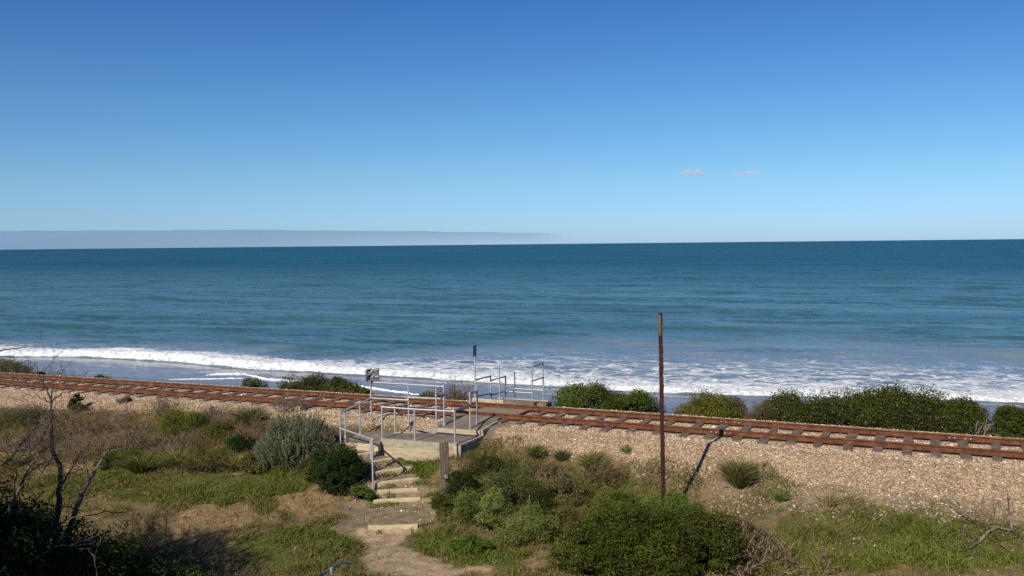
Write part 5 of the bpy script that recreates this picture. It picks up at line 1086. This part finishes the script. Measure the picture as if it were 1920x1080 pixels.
# ------------------------------------------------------------------ clouds
def cloudmat(name, dens, colr, aniso=.0):
    m, t, out = newmat(name); v_ = nd(t, 'ShaderNodeVolumeScatter'); v_.inputs['Density'].default_value = dens; v_.inputs['Color'].default_value = (*colr, 1); v_.inputs['Anisotropy'].default_value = aniso
    L(t, v_.outputs[0], out.inputs['Volume']); return m
def ico(n1=24, n2=14):
    th = np.arange(n1) * 2 * np.pi / n1; ph = np.linspace(0, np.pi, n2 + 1)[1:-1]; V = [(0, 0, 1)]
    for p in ph: V += [(math.sin(p) * math.cos(t_), math.sin(p) * math.sin(t_), math.cos(p)) for t_ in th]
    V.append((0, 0, -1)); F3 = [[0, 1 + j, 1 + (j + 1) % n1] for j in range(n1)]; F4 = []
    for i in range(len(ph) - 1):
        for j in range(n1): F4.append([1 + i * n1 + j, 1 + (i + 1) * n1 + j, 1 + (i + 1) * n1 + (j + 1) % n1, 1 + i * n1 + (j + 1) % n1])
    b = 1 + (len(ph) - 1) * n1; F3 += [[b + j, len(V) - 1, b + (j + 1) % n1] for j in range(n1)]; return np.array(V, float), np.array(F3), np.array(F4)
IV, IF3, IF4 = ico()
def puff(name, label, px0, px1, py, hpx, D_, tilt, mat, seed, flatb=.35):
    a, b_ = pd(px0, py + tilt, D_), pd(px1, py - tilt, D_); c = (a + b_) / 2; hw = np.linalg.norm(b_ - a) / 2; hh = hpx * D_ / FPX / 2; ex = (b_ - a) / (2 * hw)
    V = IV.copy(); r = 1 + .55 * (fbm(V[:, 0] * 2.2 + seed, V[:, 1] * 2 + V[:, 2] * 2.7, 3, 301 + seed) - .5) * 2 * .6; z_ = V[:, 2] * np.where(V[:, 2] < 0, flatb, 1) * (.55 + .75 * fbm(V[:, 0] * 2.5 + 3 * seed, V[:, 0] * 0, 3, 311))
    P = c + ex * (V[:, 0] * r * hw)[:, None] + np.array([0, 1, 0]) * (V[:, 1] * r * hw * .5)[:, None] + zu * (z_ * r * hh * 1.5)[:, None]
    o = mesh(name, P, [IF3, IF4], mat, smooth=True); return tag(o, label, 'cloud', 'small clouds low over the sea')
MC1 = cloudmat('cloud_puff', .0042, (1, .97, .97))
MC2, t, out = newmat('cloud_bank'); a_ = nd(t, 'ShaderNodeAttribute', attribute_name='thick'); db = nd(t, 'ShaderNodeBsdfDiffuse'); tb_ = nd(t, 'ShaderNodeBsdfTransparent'); mx = nd(t, 'ShaderNodeMixShader')
tcb = nd(t, 'ShaderNodeNewGeometry'); mpb = nd(t, 'ShaderNodeMapping'); mpb.inputs['Scale'].default_value = (.00012, .00012, .004); L(t, tcb.outputs['Position'], mpb.inputs[0])
L(t, ramp(t, noise(t, mpb.outputs[0], 1.5, 4), [(.3, (.175, .29, .46)), (.7, (.19, .305, .475))]), db.inputs[0]); L(t, math_(t, 'MULTIPLY', a_.outputs['Fac'], math_(t, 'ADD', .75, math_(t, 'MULTIPLY', noise(t, mpb.outputs[0], 3, 4), .4)), clamp=True), mx.inputs[0]); L(t, tb_.outputs[0], mx.inputs[1]); L(t, db.outputs[0], mx.inputs[2]); L(t, mx.outputs[0], out.inputs[0])
puff('cloud', 'small flat cloud, the left one of two above the sea horizon', 1277, 1326, 326, 12, 16000, .0, MC1, 1)
puff('cloud', 'small thin slanting cloud, the right one of two above the sea horizon', 1371, 1424, 326, 7, 16000, 2.0, MC1, 2)
# long low bank over the horizon at left
nx_ = 120; xs = np.linspace(-900, 1075, nx_); D0, D1 = 30000, 36000
topy = np.interp(xs, [-900, 0, 120, 430, 520, 700, 850, 1000, 1075], [431, 433, 432.5, 431.5, 431, 433, 434.5, 436.5, 438.5]) + 1.2 * (fbm(xs * .02, xs * 0, 4, 321) - .5) * 2
boty = np.interp(xs, [-900, 0, 1075], [478, 470, 458]); boty = np.maximum(boty, topy + .15)
V = []
for x, a, b_ in zip(xs, topy, boty):
    for D_, y in ((D0, a), (D1, a - .3 + .8 * vnoise(x * .05, 0, 5)), (D1, b_), (D0, b_)): V.append(pd(x, y, D_))
F = [[i * 4 + j, i * 4 + (j + 1) % 4, i * 4 + 4 + (j + 1) % 4, i * 4 + 4 + j] for i in range(nx_ - 1) for j in range(4)] + [[0, 3, 2, 1], [(nx_ - 1) * 4 + j for j in range(4)]]
V = np.array(V); V[:, 2] = np.maximum(V[:, 2], 3.0)
o = mesh('cloud_bank', V, np.array(F)[:, ::-1], MC2, smooth=False, attrs={'thick': np.stack([np.interp(xs, [-900, 450, 800, 1000, 1075], [.58, .55, .48, .34, .0])] * 2 + [np.interp(xs, [-900, 100, 450, 700, 900], [.60, .55, .30, .06, .0])] * 2, -1).ravel()}); tag(o, 'long low mauve-grey cloud bank lying on the sea horizon at left', 'cloud')
